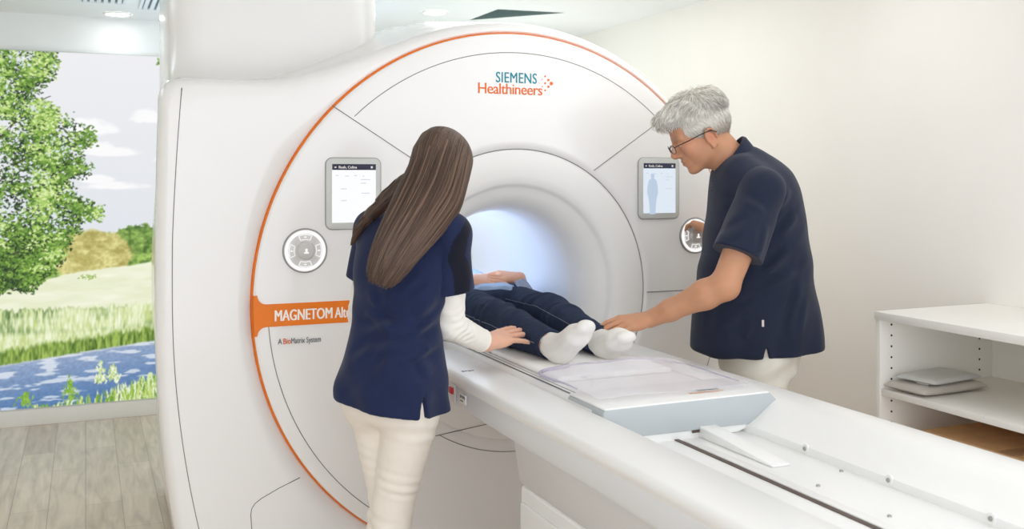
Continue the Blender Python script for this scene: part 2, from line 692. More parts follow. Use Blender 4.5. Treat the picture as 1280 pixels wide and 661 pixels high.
M_oprint = mat('orange print', (232, 112, 40), 0.5, 0.3, noise=0.02)
M_wprint = mat('white print', (250, 246, 240), 0.5, 0.3, noise=0.01)
M_gprint = mat('grey print', (95, 95, 98), 0.5, 0.3, noise=0.02)
M_lprint = mat('pale grey print', (172, 178, 182), 0.5, 0.3, noise=0.02)
M_bezel = mat('silver grey bezel', (205, 207, 203), 0.35, 0.5, noise=0.01)
M_bezel_edge = mat('bezel edge', (150, 151, 148), 0.35, 0.5, noise=0.01)
def glow(name, col, e=1.0):
    m = mat(name, col, 0.25, 0.3, emit=e)
    m.node_tree.nodes['Principled BSDF'].inputs['Base Color'].default_value = (.02, .02, .022, 1)
    return m


M_screen = glow('lit screen', (250, 251, 254))
M_screen2 = glow('lit screen pale blue', (222, 232, 243))
M_scrhead = glow('screen header', (44, 46, 66))
M_scrtext = glow('screen text', (205, 210, 220))
M_scrfig = glow('screen figure', (188, 204, 224))
M_glow = glow('lit ring', (255, 253, 252))
M_dial = mat('dial grey', (214, 213, 210), 0.35, 0.5, noise=0.01)
M_knob = mat('dial knob', (200, 199, 196), 0.3, 0.5, noise=0.01)
M_table = mat('table white', (240, 240, 238), 0.32, 0.45, noise=0.006, nscale=3)
M_tgrey = mat('table side grey', (222, 223, 224), 0.4, 0.4, noise=0.008, nscale=4)
M_tgrey2 = mat('table skirt grey', (214, 213, 211), 0.45, 0.4, noise=0.008, nscale=4)
M_block = mat('end block grey', (184, 190, 193), 0.35, 0.4, noise=0.006, nscale=4)
M_pad = mat('white pad vinyl', (240, 240, 238), 0.45, 0.35, noise=0.008, nscale=6)
M_dark = mat('dark slot', (96, 82, 76), 0.5, 0.3, noise=0.05)
M_steel = mat('steel screw', (165, 165, 162), 0.3, 0.5, metal=0.8, noise=0.03)
M_red = mat('red button', (196, 30, 40), 0.35, 0.5, noise=0.02)
M_lamp = mat('lamp diffuser', (255, 252, 246), 0.4, 0.2, emit=6.0)
M_lamprim = mat('lamp rim', (240, 240, 238), 0.4, 0.4, noise=0.01)
M_vent = mat('vent white', (232, 236, 240), 0.5, 0.3, noise=0.01)
M_ventin = mat('vent inside', (120, 140, 138), 0.8, 0.2, noise=0.03)
M_shelf = mat('white melamine', (243, 241, 236), 0.4, 0.4, noise=0.008, nscale=5)
M_hole = mat('peg hole', (70, 62, 54), 0.8, 0.1, noise=0.03)
M_cush1 = mat('pale grey cushion vinyl', (202, 203, 200), 0.5, 0.35, noise=0.02, nscale=15, bump=0.08, bscale=160)
M_cush2 = mat('warm grey cushion vinyl', (196, 190, 182), 0.5, 0.35, noise=0.02, nscale=15, bump=0.08, bscale=160)
M_labelw = mat('white label', (246, 246, 244), 0.6, 0.2, noise=0.01)
M_card = mat('brown cardboard', (205, 166, 124), 0.85, 0.15, noise=0.06, nscale=25, bump=0.06)
M_frame = mat('white frame', (236, 234, 229), 0.5, 0.35, noise=0.01)


def floor_material():
    m = bpy.data.materials.new('wood plank vinyl')
    m.use_nodes = True
    nt = m.node_tree
    b = nt.nodes['Principled BSDF']
    L = nt.links
    tc = nt.nodes.new('ShaderNodeTexCoord')
    mp = nt.nodes.new('ShaderNodeMapping')
    mp.inputs['Rotation'].default_value = (0, 0, PI / 2)
    L.new(tc.outputs['Object'], mp.inputs['Vector'])
    br = nt.nodes.new('ShaderNodeTexBrick')
    br.inputs['Color1'].default_value = lin((206, 191, 177)) + (1,)
    br.inputs['Color2'].default_value = lin((226, 213, 200)) + (1,)
    br.inputs['Mortar'].default_value = lin((160, 148, 134)) + (1,)
    br.inputs['Scale'].default_value = 1.0
    br.inputs['Brick Width'].default_value = 0.95
    br.inputs['Row Height'].default_value = 0.145
    br.inputs['Mortar Size'].default_value = 0.0012
    br.offset = 0.37
    L.new(mp.outputs['Vector'], br.inputs['Vector'])
    m2 = nt.nodes.new('ShaderNodeMapping')
    m2.inputs['Scale'].default_value = (14, 1.6, 1)
    L.new(tc.outputs['Object'], m2.inputs['Vector'])
    n = nt.nodes.new('ShaderNodeTexNoise')
    n.inputs['Scale'].default_value = 2.2
    n.inputs['Detail'].default_value = 7
    n.inputs['Distortion'].default_value = 0.6
    L.new(m2.outputs['Vector'], n.inputs['Vector'])
    mr = nt.nodes.new('ShaderNodeMapRange')
    mr.inputs['From Min'].default_value = 0.3
    mr.inputs['From Max'].default_value = 0.7
    mr.inputs['To Min'].default_value = 0.8
    mr.inputs['To Max'].default_value = 1.12
    L.new(n.outputs['Fac'], mr.inputs['Value'])
    mx = nt.nodes.new('ShaderNodeMix')
    mx.data_type = 'RGBA'
    mx.blend_type = 'MULTIPLY'
    mx.inputs['Factor'].default_value = 1
    L.new(br.outputs['Color'], mx.inputs['A'])
    L.new(mr.outputs['Result'], mx.inputs['B'])
    L.new(mx.outputs['Result'], b.inputs['Base Color'])
    b.inputs['Roughness'].default_value = 0.42
    b.inputs['Specular IOR Level'].default_value = 0.4
    return m


# ================================================================== the room
H = 2.33
XR, XL, YB, YF = 1.55, -3.4, 2.92, -5.2
struct(box('floor', (XL - .1, XR + .1, YF, YB + .1, -0.1, 0.0), floor_material()))
struct(box('wall_right', (XR, XR + .1, -2.35, YB + .1, 0.0, H), M_wall))
struct(box('wall_left', (XL - .1, XL, -3.6, YB + .1, 0.0, H), M_wall))
struct(box('wall_back', (XL, XR, YB, YB + .1, 0.0, H), M_soffit))
struct(box('baseboard_back', (XL, XR, YB - .03, YB, 0.0, 0.095), M_frame, bevel=0.004))
struct(box('baseboard_right', (XR - .015, XR, -2.35, YB - .03, 0.0, 0.07), M_frame, bevel=0.004))


# ceiling with one three-cornered recess
TA, TB, TC = (.630, 2.150), (.640, 1.740), (1.030, 1.700)


def ceiling():
    bm = bmesh.new()
    x0, x1, y0, y1 = XL - .1, XR + .1, YF, YB + .1
    o = [(x0, y0), (x1, y0), (x1, y1), (x0, y1)]
    for z in (H, H + .2):
        q = [bm.verts.new((p[0], p[1], z)) for p in o]
        t = [bm.verts.new((p[0], p[1], z)) for p in (TA, TB, TC)]
        for f in ((q[0], q[1], t[2], t[1]), (q[1], q[2], t[2]), (q[2], q[3], t[0], t[2]), (q[3], q[0], t[1], t[0])):
            bm.faces.new(f)
    return struct(from_bm('ceiling', bm, M_ceil))


ceiling()


def ring_frame(name, x0, x1, y0, y1, wdt, z0, z1, m, parent, axis='z'):
    bm = bmesh.new()
    out = [(x0 - wdt, y0 - wdt), (x1 + wdt, y0 - wdt), (x1 + wdt, y1 + wdt), (x0 - wdt, y1 + wdt)]
    inn = [(x0, y0), (x1, y0), (x1, y1), (x0, y1)]

    def P(p, z):
        return (p[0], p[1], z) if axis == 'z' else (p[0], z, p[1])
    r = [[bm.verts.new(P(q, z)) for q in pts] for pts, z in ((out, z0), (out, z1), (inn, z1), (inn, z0))]
    for k in range(4):
        for i in range(4):
            bm.faces.new((r[k][i], r[k][(i + 1) % 4], r[(k + 1) % 4][(i + 1) % 4], r[(k + 1) % 4][i]))
    return from_bm(name, bm, m, parent)


# recessed air outlet with sloping sides, behind the scanner top
va = thing('ceiling_vent', 'three-cornered dark recess in the ceiling above the round scanner top', 'vent', (0.76, 1.88, H))
bm = bmesh.new()
tri = [TA, TB, TC]
ctr = np.mean(tri, 0)
lo3 = [bm.verts.new((q[0], q[1], H - .001)) for q in tri]
up3 = [bm.verts.new((q[0] + (ctr[0] - q[0]) * .12, q[1] + (ctr[1] - q[1]) * .12, H + .11)) for q in tri]
for k in range(3):
    bm.faces.new((lo3[k], lo3[(k + 1) % 3], up3[(k + 1) % 3], up3[k]))
bm.faces.new(up3)
from_bm('recess', bm, M_ventin, va)


def slot_vent(x0, x1, y0, y1, label):
    t = thing('slot_vent', label, 'vent', ((x0 + x1) / 2, (y0 + y1) / 2, H))
    box('backing', (x0, x1, y0, y1, H - .004, H - .001), M_ventin, t)
    n = int((x1 - x0) / 0.033)
    bm = bmesh.new()
    for k in range(n):
        a = x0 + (x1 - x0) * (k + .2) / n
        add_box(bm, a, a + (x1 - x0) / n * .6, y0, y1, H - .012, H - .004)
    from_bm('slats', bm, M_vent, t)
    ring_frame('frame', x0, x1, y0, y1, .015, H - .013, H - .0005, M_vent, t)


slot_vent(-1.47, -1.27, 1.75, 2.32, 'slotted ceiling vent nearest the left edge, beside the downlight')
slot_vent(-1.17, -0.80, 1.90, 2.45, 'slotted ceiling vent beside the square white scanner tower')

# ceiling downlights: fixture + its lamp
def downlight(x, y, label, power, size=0.085, col=(1, .965, .92), real=True):
    t = thing('ceiling_downlight', label, 'ceiling light', (x, y, H), 'round recessed ceiling downlights')
    lathe_z('rim', [(size + .018, H - .0005), (size + .018, H - .006), (size + .012, H - .009), (size, H - .007), (size, H - .003)], x, y, M_lamprim, t, 40)
    lathe_z('diffuser', [(size + .001, H - .0045), (size * .5, H - .0055), (0.001, H - .006)], x, y, M_lamp, t, 40)
    ld = bpy.data.lights.new('downlight_lamp', 'AREA')
    ld.shape = 'DISK'
    ld.size = size * 2
    ld.energy = power
    ld.color = col
    lo = bpy.data.objects.new('downlight_lamp', ld)
    lo.location = (x, y, H - 0.012)
    C.objects.link(lo)
    lo.parent = t
    lo.matrix_parent_inverse = Matrix.Translation((-x, -y, -H))


P_DL = 4.0
downlight(-1.283, 2.735, 'round ceiling downlight above the backlit landscape picture', .35, 0.062, (.93, .97, 1))
downlight(0.352, 1.97, 'round ceiling downlight above the top of the scanner', P_DL, 0.06)

# added soft fill lamps just under the ceiling, unseen and without fixtures
def ceiling_fill(x, y, sx, sy, power, col=(1, .985, .965)):
    ld = bpy.data.lights.new('ceiling_fill_lamp', 'AREA')
    ld.shape = 'RECTANGLE'
    ld.size = sx
    ld.size_y = sy
    ld.energy = power
    ld.color = col
    lo = bpy.data.objects.new('ceiling_fill_lamp', ld)
    lo.location = (x, y, H - .01)
    C.objects.link(lo)


FILLS = [(-0.4, -2.4, 1.0, 1.0, 1.0), (-1.0, -3.2, 1.0, 1.0, 2), (0.5, -3.4, 1.0, 1.0, 2.2), (-2.4, 1.2, .8, .8, 6, (.76, .88, 1)),
          (.62, -.46, 1.2, .6, 4.6), (.85, -2.3, .9, 1.0, 2.5), (.65, .9, 1.2, 1.0, 4)]
for p in FILLS:
    ceiling_fill(*p)


# added upward fill lamps hidden behind the scanner, brightening the ceiling
for x_, y_, e_, c_ in ((-.72, 1.95, 5.5, (.60, .80, 1)), (.85, 1.9, 3.2, (.92, 1, .97))):
    ld = bpy.data.lights.new('fill_uplight', 'AREA')
    ld.shape = 'RECTANGLE'
    ld.size, ld.size_y = .8, .5
    ld.energy = e_
    ld.color = c_
    lo = bpy.data.objects.new('fill_uplight', ld)
    lo.location = (x_, y_, 1.55)
    lo.rotation_euler = (PI, 0, 0)
    C.objects.link(lo)

# ------------------------------------------------------------------ backlit landscape picture
def mural():
    X0, X1, Z0, Z1 = -2.52, -0.55, 0.10, 2.115
    st = 0.0042
    nx, nz = int((X1 - X0) / st), int((Z1 - Z0) / st)
    xs = np.linspace(X0, X1, nx)
    zs = np.linspace(Z0, Z1, nz)
    U = (xs - (-1.889)) / 0.00424
    Vv = 63 + (2.11 - zs) / (2.11 - 0.104) * (512 - 63)
    u, v = np.meshgrid(U, Vv)              # rows = z
    r = np.random.default_rng(11)

    def noise(sx, sy, seed, octv=3):
        g = np.random.default_rng(seed)
        out = np.zeros_like(u)
        amp, tot = 1.0, 0
        for o in range(octv):
            fx, fy = sx / 2 ** o, sy / 2 ** o
            gx, gy = (u - u.min()) / fx, (v - v.min()) / fy
            G = g.random((int(gy.max()) + 3, int(gx.max()) + 3))
            ix, iy = gx.astype(int), gy.astype(int)
            tx, ty = gx - ix, gy - iy
            tx, ty = tx * tx * (3 - 2 * tx), ty * ty * (3 - 2 * ty)
            out += amp * ((G[iy, ix] * (1 - tx) + G[iy, ix + 1] * tx) * (1 - ty) + (G[iy + 1, ix] * (1 - tx) + G[iy + 1, ix + 1] * tx) * ty)
            tot += amp
            amp *= 0.55
        return out / tot
    img = np.zeros(u.shape + (3,))
    # pale sky
    t = np.clip((v - 63) / 230, 0, 1)[..., None]
    img[:] = np.array((236, 236, 239)) * (1 - t) + np.array((224, 228, 234)) * t

    def put(mask, col):
        mk = np.clip(mask, 0, 1)[..., None]
        img[:] = img * (1 - mk) + np.array(col, float) * mk
    for cx, cy, sx, sy in ((135, 190, 38, 9), (120, 184, 18, 9), (140, 234, 42, 8), (118, 226, 22, 8), (112, 160, 30, 16), (185, 145, 26, 12), (230, 200, 40, 10)):
        n = noise(16, 9, int(cx + cy))
        d = ((u - cx) / sx) ** 2 + (np.where(v > cy, 2.2, 1.0) * (v - cy) / sy) ** 2
        put((1.25 - d + (n - .5) * 1.4) * 1.3, (249, 249, 250))
    # far woods
    edge = 290 - 6 * np.sin(u / 23.0) - 14 * (noise(22, 400, 3) - .5) - 8 * (noise(6, 5, 4) - .5)
    n1, n2 = noise(9, 8, 5), noise(4, 3, 6)
    g = np.clip((n1 * .6 + n2 * .4 - .28) * 2.3, 0, 1)[..., None]
    wood = np.array((72, 108, 44)) * (1 - g) + np.array((172, 204, 104)) * g
    m = np.clip((v - edge) / 2, 0, 1)[..., None]
    img[:] = img * (1 - m) + wood * m
    bush = np.clip(1.3 * (1.15 - ((u - 112) / 50) ** 2 - ((v - 322) / 32) ** 2 + .5 * (noise(10, 8, 8) - .5)) * 3, 0, 1)
    by = np.array((168, 158, 84)) * (1 - g) + np.array((226, 220, 150)) * g
    img[:] = img * (1 - bush[..., None]) + by * bush[..., None]
    # pale field
    fe = 362 - 0.19 * np.clip(u - 10, -100, 400) - 4 * np.sin(u / 45) - 3 * (noise(14, 300, 9) - .5)
    m = np.clip((v - fe) / 2, 0, 1)[..., None]
    q = noise(40, 7, 10)[..., None]
    img[:] = img * (1 - m) + (np.array((222, 228, 190)) * (1 - q) + np.array((246, 247, 228)) * q) * m
    # rough grass: blades are long in v
    bl = noise(3.2, 15, 12, 2)
    bl2 = noise(2.2, 9, 13, 2)
    ge = 388 - 12 * (bl - .4)
    m = np.clip((v - ge) / 3, 0, 1)
    dens = np.clip((noise(60, 18, 14) - .25 - np.clip((u - 60) / 500, -.1, .2)) * 3.2, 0, 1)
    gg = np.clip((bl * .5 + bl2 * .5 - .3) * 2.6, 0, 1)[..., None]
    grass = np.array((84, 118, 66)) * (1 - gg) + np.array((216, 228, 168)) * gg
    pale = np.array((196, 212, 140)) * (1 - gg) + np.array((240, 246, 216)) * gg
    low = np.clip((v - 412) / 10, 0, 1)
    mixg = (dens * (1 - low))[..., None]
    img[:] = img * (1 - m[..., None]) + (grass * mixg + pale * (1 - mixg)) * m[..., None]
    # dark verge
    re = 456 - 0.105 * u
    m = np.clip((v - (re - 20 - 14 * (bl - .5))) / 6, 0, 1)[..., None]
    verge = np.array((70, 104, 34)) * (1 - gg) + np.array((164, 190, 92)) * gg
    img[:] = img * (1 - m) + verge * m
    # blue-grey road with dappled light
    m = np.clip((v - re - 2 * (noise(8, 3, 15) - .5)) / 2, 0, 1)[..., None]
    tt = np.clip((v - re) / 60, 0, 1)[..., None]
    gr = noise(8, 3, 16)[..., None]
    road = (np.array((150, 168, 200)) * (1 - tt) + np.array((84, 122, 172)) * tt) * (.90 + .2 * noise(3, 2, 19)[..., None])
    img[:] = img * (1 - m) + road * m
    spots = np.clip((noise(26, 4.5, 17, 3) - .58) * 8, 0, .72) * m[..., 0]
    put(spots, (236, 240, 244))
    put(np.clip(1 - (v - re) / 4, 0, 1) * m[..., 0] * .8, (226, 226, 222))
    # roadside weeds at the bottom right
    wl = np.clip((u - 120) / 70, 0, 1)
    we = 516 - 46 * wl * (.45 + .9 * (noise(7, 9, 18, 3) - .2)) - 6 * (bl - .5)
    put((v - we) / 3 * (u > 60), None or (214, 230, 176))
    m = np.clip((v - we) / 3, 0, 1)[..., None] * (gg < .45)
    img[:] = img * (1 - m) + np.array((120, 164, 70)) * m

    # leaf stamping
    def leaf(cx, cy, a, b, ang, col):
        rad = max(a, b)
        ix0, ix1 = np.searchsorted(U, [cx - rad, cx + rad])
        iy1, iy0 = len(Vv) - np.searchsorted(Vv[::-1], [cy - rad, cy + rad])
        if ix1 <= ix0 or iy1 <= iy0:
            return
        uu, vv = u[iy0:iy1, ix0:ix1] - cx, v[iy0:iy1, ix0:ix1] - cy
        c, s = math.cos(ang), math.sin(ang)
        d = ((uu * c + vv * s) / a) ** 2 + ((-uu * s + vv * c) / b) ** 2
        mk = np.clip((1 - d) * 2.5, 0, 1)[..., None]
        img[iy0:iy1, ix0:ix1] = img[iy0:iy1, ix0:ix1] * (1 - mk) + np.array(col) * mk
    for k in range(420):            # slender roadside weeds, taller to the right
        wx = r.uniform(40, 240) if r.random() < .35 else r.uniform(130, 260)
        hh = r.uniform(4, 12) * (.6 + .9 * np.clip((wx - 80) / 80, 0, 1))
        leaf(wx, 514 - .06 * wx + 6 - hh * .5, 1.0, hh, r.normal(0, .25), [(150, 188, 74), (196, 214, 130), (232, 238, 206), (110, 156, 60)][r.integers(4)])
    for wx, wy, hgt in ((84, 506, 26), (122, 488, 26), (138, 486, 20), (30, 508, 14)):
        for k in range(60):
            f = k / 60
            leaf(wx + r.normal(0, 4.5 * (1 - f) + .8), wy - hgt * f + r.normal(0, 2), 1.0, 3.2, r.normal(0, .6), [(150, 190, 70), (120, 164, 60)][k % 2] if wx < 100 else [(236, 242, 214), (190, 212, 130)][k % 2])
    for k in range(26):
        leaf(108 + r.normal(0, 4), 350 + r.normal(0, 1.6), 1.8, 1.0, r.uniform(0, 3), [(176, 200, 120), (150, 182, 92)][k % 2])
    # branches, then leaf clumps (dark behind, bright in front)
    for (a, b) in (((-60, 330), (20, 200)), ((-60, 330), (60, 260)), ((-60, 330), (90, 305)), ((-40, 200), (60, 120)), ((-40, 220), (90, 180))):
        for k in range(80):
            f = k / 79
            leaf(a[0] + (b[0] - a[0]) * f, a[1] + (b[1] - a[1]) * f + 6 * math.sin(f * 6), 2.6 - 1.8 * f, 2.6 - 1.8 * f, 0, (74, 66, 50))

    def reach(y):
        """how far right the crown comes at height y"""
        return float(np.interp(y, [55, 75, 95, 110, 122, 132, 142, 158, 172, 190, 207, 216, 228, 240, 252, 262, 275, 290, 305, 325, 345, 362],
                               [66, 70, 64, 46, 40, 62, 85, 110, 118, 92, 112, 108, 88, 92, 108, 126, 122, 92, 84, 76, 60, 40]))
    NL = noise(34, 22, 77, 2)

    def dens_at(x, y):
        i_, j_ = int(np.clip(np.searchsorted(U, x), 0, nx - 1)), int(np.clip(np.searchsorted(-zs, -(2.11 - (y - 63) / 449 * 2.006)), 0, nz - 1))
        return NL[np.clip(nz - 1 - j_, 0, nz - 1), i_]
    clumps = []
    for k in range(1150):
        y = r.uniform(50, 362)
        R_ = reach(y)
        x = R_ - 4 - abs(r.normal(0, 1)) * 52 if r.random() < .6 else r.uniform(-150, R_ - 4)
        clumps.append((x, y, R_))
    pal_d = [(38, 60, 24), (52, 82, 34), (66, 98, 40), (30, 46, 30)]
    pal_m = [(96, 138, 50), (118, 160, 64), (140, 178, 78), (84, 124, 44)]
    pal_l = [(176, 208, 110), (200, 224, 140), (218, 234, 168), (156, 194, 90)]
    for lay, (pal, n) in enumerate(((pal_d, 9), (pal_m, 10), (pal_l, 7))):
        for x, y, R_ in clumps:
            low_dark = np.clip((y - 250) / 110, 0, 1)
            dn = dens_at(x, y)
            if lay == 2 and dn < .52 and r.random() < .85:
                continue
            if lay == 1 and dn < .44 and r.random() < .6:
                continue
            if lay == 1 and r.random() < .28:
                continue
            if lay == 0 and r.random() < .18 - .2 * low_dark + .35 * np.clip((x - R_ + 45) / 45, 0, 1):
                continue
            if lay == 2 and r.random() < .42 + .45 * low_dark:
                continue
            for q in range(n):
                lx, ly = x + r.normal(0, 6.5), y + r.normal(0, 3.8) - (lay - 1) * 2.0
                if lx > R_ + 3:
                    continue
                leaf(lx, ly, r.uniform(1.5, 3.4), r.uniform(.8, 1.6), r.normal(0.25, .7), pal[r.integers(4)])
    for k in range(1500):          # chinks of sky between the leaves
        y = r.uniform(60, 300)
        x = r.uniform(-120, reach(y))
        if math.sin(x * .11 + y * .07) + math.sin(y * .13 - x * .05) > .35:
            leaf(x, y, r.uniform(.9, 2.4), r.uniform(.7, 1.5), r.uniform(0, 3), (216, 226, 230))
    for k in range(900):
        y = r.uniform(60, 355)
        x = r.uniform(-120, reach(y) - 3)
        if math.sin(x * .09 - y * .05) + math.sin(y * .10 + x * .07) > .2:
            leaf(x, y, r.uniform(1.2, 3.2), r.uniform(.8, 1.6), r.normal(.3, .6), pal_d[k % 4])
    for k in range(34):
        leaf(208 + r.normal(0, 4), 70 + r.normal(0, 5), 3, 1.6, r.uniform(0, 3), pal_m[k % 4])
    img[:] = np.clip(img, 0, 255) / 255.0
    linimg = np.where(img <= .04045, img / 12.92, ((img + .055) / 1.055) ** 2.4)
    gx, gz = np.meshgrid(xs, zs)
    V = np.stack([gx.ravel(), np.full(gx.size, YB - .026), gz.ravel()], 1)
    i = (np.arange(nz - 1)[:, None] * nx + np.arange(nx - 1)[None]).ravel()
    F = np.stack([i, i + 1, i + nx + 1, i + nx], 1)
    m = bpy.data.materials.new('backlit landscape print')
    m.use_nodes = True
    nt = m.node_tree
    b = nt.nodes['Principled BSDF']
    a = nt.nodes.new('ShaderNodeAttribute')
    a.attribute_name = 'Col'
    b.inputs['Base Color'].default_value = (.02, .02, .02, 1)
    b.inputs['Roughness'].default_value = 0.5
    b.inputs['Specular IOR Level'].default_value = 0.15
    nt.links.new(a.outputs['Color'], b.inputs['Emission Color'])
    b.inputs['Emission Strength'].default_value = 1.0
    t = thing('landscape_lightbox', 'backlit wall picture of a leafy tree, meadow and blue road', 'picture', (-1.5, YB, 0.1))
    from_np('printed_panel', V, F, m, t, smooth=False, colors=linimg.reshape(-1, 3))
    ring_frame('frame', X0, X1, Z0, Z1, .005, YB - .031, YB - .002, M_bezel, t, 'y')
    box('light_case', (X0, X1, YB - .024, YB - .002, Z0, Z1), M_frame, t)


mural()

# ================================================================== the scanner
ZC = 0.977
G = thing('mri_scanner', 'large white round-fronted scanner with orange ring and lit bore', 'scanner', (0, 0.7, 0))


def side_x(z):
    return -1.247 + 0.11 * (max(0.98 - z, 0) / 0.98) ** 2 + 0.012 * max((z - 1.2) / .5, 0)


def outline(R, inset, ztop=1.725, n=360, tap=0.0):
    """cross-section of the cover: round body joined to the square left housing, standing on the floor"""
    pts = []
    xr = np.linspace(-1.5, 1.5, 1)
    for k in range(n):
        a = 2 * PI * k / n + 0.004
        dx, dz = math.cos(a), math.sin(a)
        lo, hi = 0.3, 1.9
        for _ in range(34):
            mid = (lo + hi) / 2
            x, z = mid * dx, ZC + mid * dz
            dcirc = math.hypot(x, z - ZC) - (R - inset)
            # housing: rounded rectangle from its curved left side to the middle
            xl = side_x(z) + inset + tap * min(max(z / .7, .15), 1)
            rr = 0.07
            qx = max((xl + rr) - x, x - 0.0)
            qz = max(z - (ztop - inset - rr), -10)
            db = math.hypot(max(qx, 0), max(qz, 0)) + min(max(qx, qz), 0) - rr
            # foot on the right
            df = max(x - (0.80 - inset), -x, z - 0.45)
            kk = 0.22
            h = max(kk - abs(dcirc - db), 0) / kk
            d = min(dcirc, db) - h * h * kk * .25
            h = max(kk - abs(d - df), 0) / kk
            d = min(d, df) - h * h * kk * .25
            d = max(d, 0.012 - z)
            if d < 0:
                lo = mid
            else:
                hi = mid
        r = (lo + hi) / 2
        pts.append((r * dx, ZC + r * dz))
    return np.array(pts)


def circ(r, n=360):
    a = 2 * PI * np.arange(n) / n + 0.004
    return np.stack([r * np.cos(a), ZC + r * np.sin(a)], 1)


def build_cover():
    rings = []
    rings.append((circ(0.9525), 0.024))
    rings.append((circ(0.9548), 0.0200))
    rings.append((circ(0.9562), 0.0150))
    o_in = outline(0.995, 0.042)
    c0 = circ(0.960)

    def push(o):        # never let the fairing fall inside the orange ring
        d = np.hypot(o[:, 0], o[:, 1] - ZC)
        f = np.maximum(d, 0.9605) / d
        q = np.stack([o[:, 0] * f, ZC + (o[:, 1] - ZC) * f], 1)
        q[:, 1] = np.maximum(q[:, 1], 0.013)
        return q
    for w in (0.15, 0.5, 0.85):
        rings.append((c0 * (1 - w) + push(o_in) * w, 0.012))
    for inset, y in ((0.034, .013), (0.024, .018), (0.014, .028), (0.006, .042), (0.0015, .058), (0, .08)):
        o = outline(0.997, inset)
        rings.append((push(o), y))
    for R, y, zt in ((1.003, .13, 1.727), (1.022, .22, 1.735), (1.036, .32, 1.75), (1.055, .45, 1.77), (1.078, .62, 1.80), (1.085, .85, 1.82), (1.085, 1.10, 1.82), (1.07, 1.32, 1.80)):
        rings.append((push(outline(R, 0, zt, tap=.062 * y)), y))
    for inset, y in ((0.01, 1.38), (0.03, 1.41), (0.06, 1.425)):
        rings.append((push(outline(1.065, inset, 1.8, tap=.086)), y))
    rings.append((circ(0.6), 1.425))
    rings.append((circ(0.36), 1.40))
    n = 360
    V = np.concatenate([np.stack([p[:, 0], np.full(n, y), np.maximum(p[:, 1], 0.0)], 1) for p, y in rings])
    i = np.arange(len(rings) - 1)[:, None] * n
    j = np.arange(n)[None]
    F = np.stack([(i + j).ravel(), (i + n + j).ravel(), (i + n + (j + 1) % n).ravel(), (i + (j + 1) % n).ravel()], 1)
    o = from_np('body_cover', V, F, M_cover, G)
    return o


build_cover()
# dished round front: from the groove in to the orange ring
lathe_y('front_disc', [(0.528, .004), (0.530, .0005), (0.56, -.001), (0.75, -.003), (0.90, -.002), (0.925, -.0012), (0.937, .0), (0.9440, .0020), (0.9466, .0075)], 0, ZC, M_cover, G, 220)
# bell mouth
lathe_y('bell_mouth', [(0.5284, .0035), (0.5262, .0032), (0.51, .0025), (0.47, .005), (0.43, .011), (0.405, .019), (0.396, .027), (0.392, .036), (0.384, .043), (0.365, .053), (0.345, .070), (0.325, .095), (0.310, .130), (0.302, .17), (0.300, .205)], 0, ZC, M_cover_in, G, 220)
lathe_y('bore_liner', [(0.300, .205), (0.298, .22), (0.298, .7), (0.298, 1.2), (0.31, 1.28), (0.34, 1.36), (0.37, 1.405)], 0, ZC, M_bore, G, 160)

# orange ring
a = np.linspace(0, 2 * PI, 361)[:-1]
V, F = [], []
for r_, y_ in ((0.9464, .0090), (0.9466, .0072), (0.9524, .0225), (0.9530, .0240)):
    V.append(np.stack([r_ * np.cos(a), np.full(360, y_), np.maximum(ZC + r_ * np.sin(a), .014)], 1))
V = np.concatenate(V)
i = np.arange(3)[:, None] * 360
j = np.arange(360)[None]
F = np.stack([(i + j).ravel(), (i + 360 + j).ravel(), (i + 360 + (j + 1) % 360).ravel(), (i + (j + 1) % 360).ravel()], 1)
from_np('orange_ring', V, F, M_orange, G)

# orange name band across the left of the disc
def strip_on_disc(name, pts_in, y, m, parent):
    bm = bmesh.new()
    A = [bm.verts.new((p[0], y, p[1])) for p in pts_in]
    B = [bm.verts.new((p[0], y + .004, p[1])) for p in pts_in]
    n = len(pts_in)
    bm.faces.new(A)
    for k in range(n):
        bm.faces.new((A[k], A[(k + 1) % n], B[(k + 1) % n], B[k]))
    return from_bm(name, bm, m, parent)


def band_profile():
    pts = []
    zt, zb, ri = .984, .910, 0.5275
    xi = -0.5300
    pts.append((xi, zb))
    pts.append((xi, zt))
    # fillet opening up to the ring along the top
    for k in range(9):
        t = k / 8 * PI / 2
        pts.append((-.905 - .030 * math.sin(t), zt + .030 * (1 - math.cos(t))))
    for z in np.linspace(zt + .03, zb - .03, 9):
        pts.append((-math.sqrt(0.948 ** 2 - (z - ZC) ** 2), z))
    for k in range(8, -1, -1):
        t = k / 8 * PI / 2
        pts.append((-.905 - .030 * math.sin(t), zb - .030 * (1 - math.cos(t))))
    return pts


strip_on_disc('name_band', band_profile(), -.0055, M_orange, G)
text('band_lettering', 'MAGNETOM', 0.0520, (-.880, -.0056, .9275), (1, 0, 0), (0, 0, 1), M_wprint, G, bold=0.0013, xs=.66)
text('band_lettering', 'Altea', 0.0520, (-.678, -.0056, .9275), (1, 0, 0), (0, 0, 1), M_wprint, G, bold=0.0011, xs=.60)
text('caption_lettering', 'A', 0.0265, (-.868, -.0045, .8505), (1, 0, 0), (0, 0, 1), M_gprint, G, xs=.75)
text('caption_lettering', 'Bio', 0.0265, (-.8515, -.0045, .8505), (1, 0, 0), (0, 0, 1), M_oprint, G, bold=.0002, xs=.75)
text('caption_lettering', 'Matrix System', 0.0265, (-.8255, -.0045, .8505), (1, 0, 0), (0, 0, 1), M_gprint, G, xs=.655)

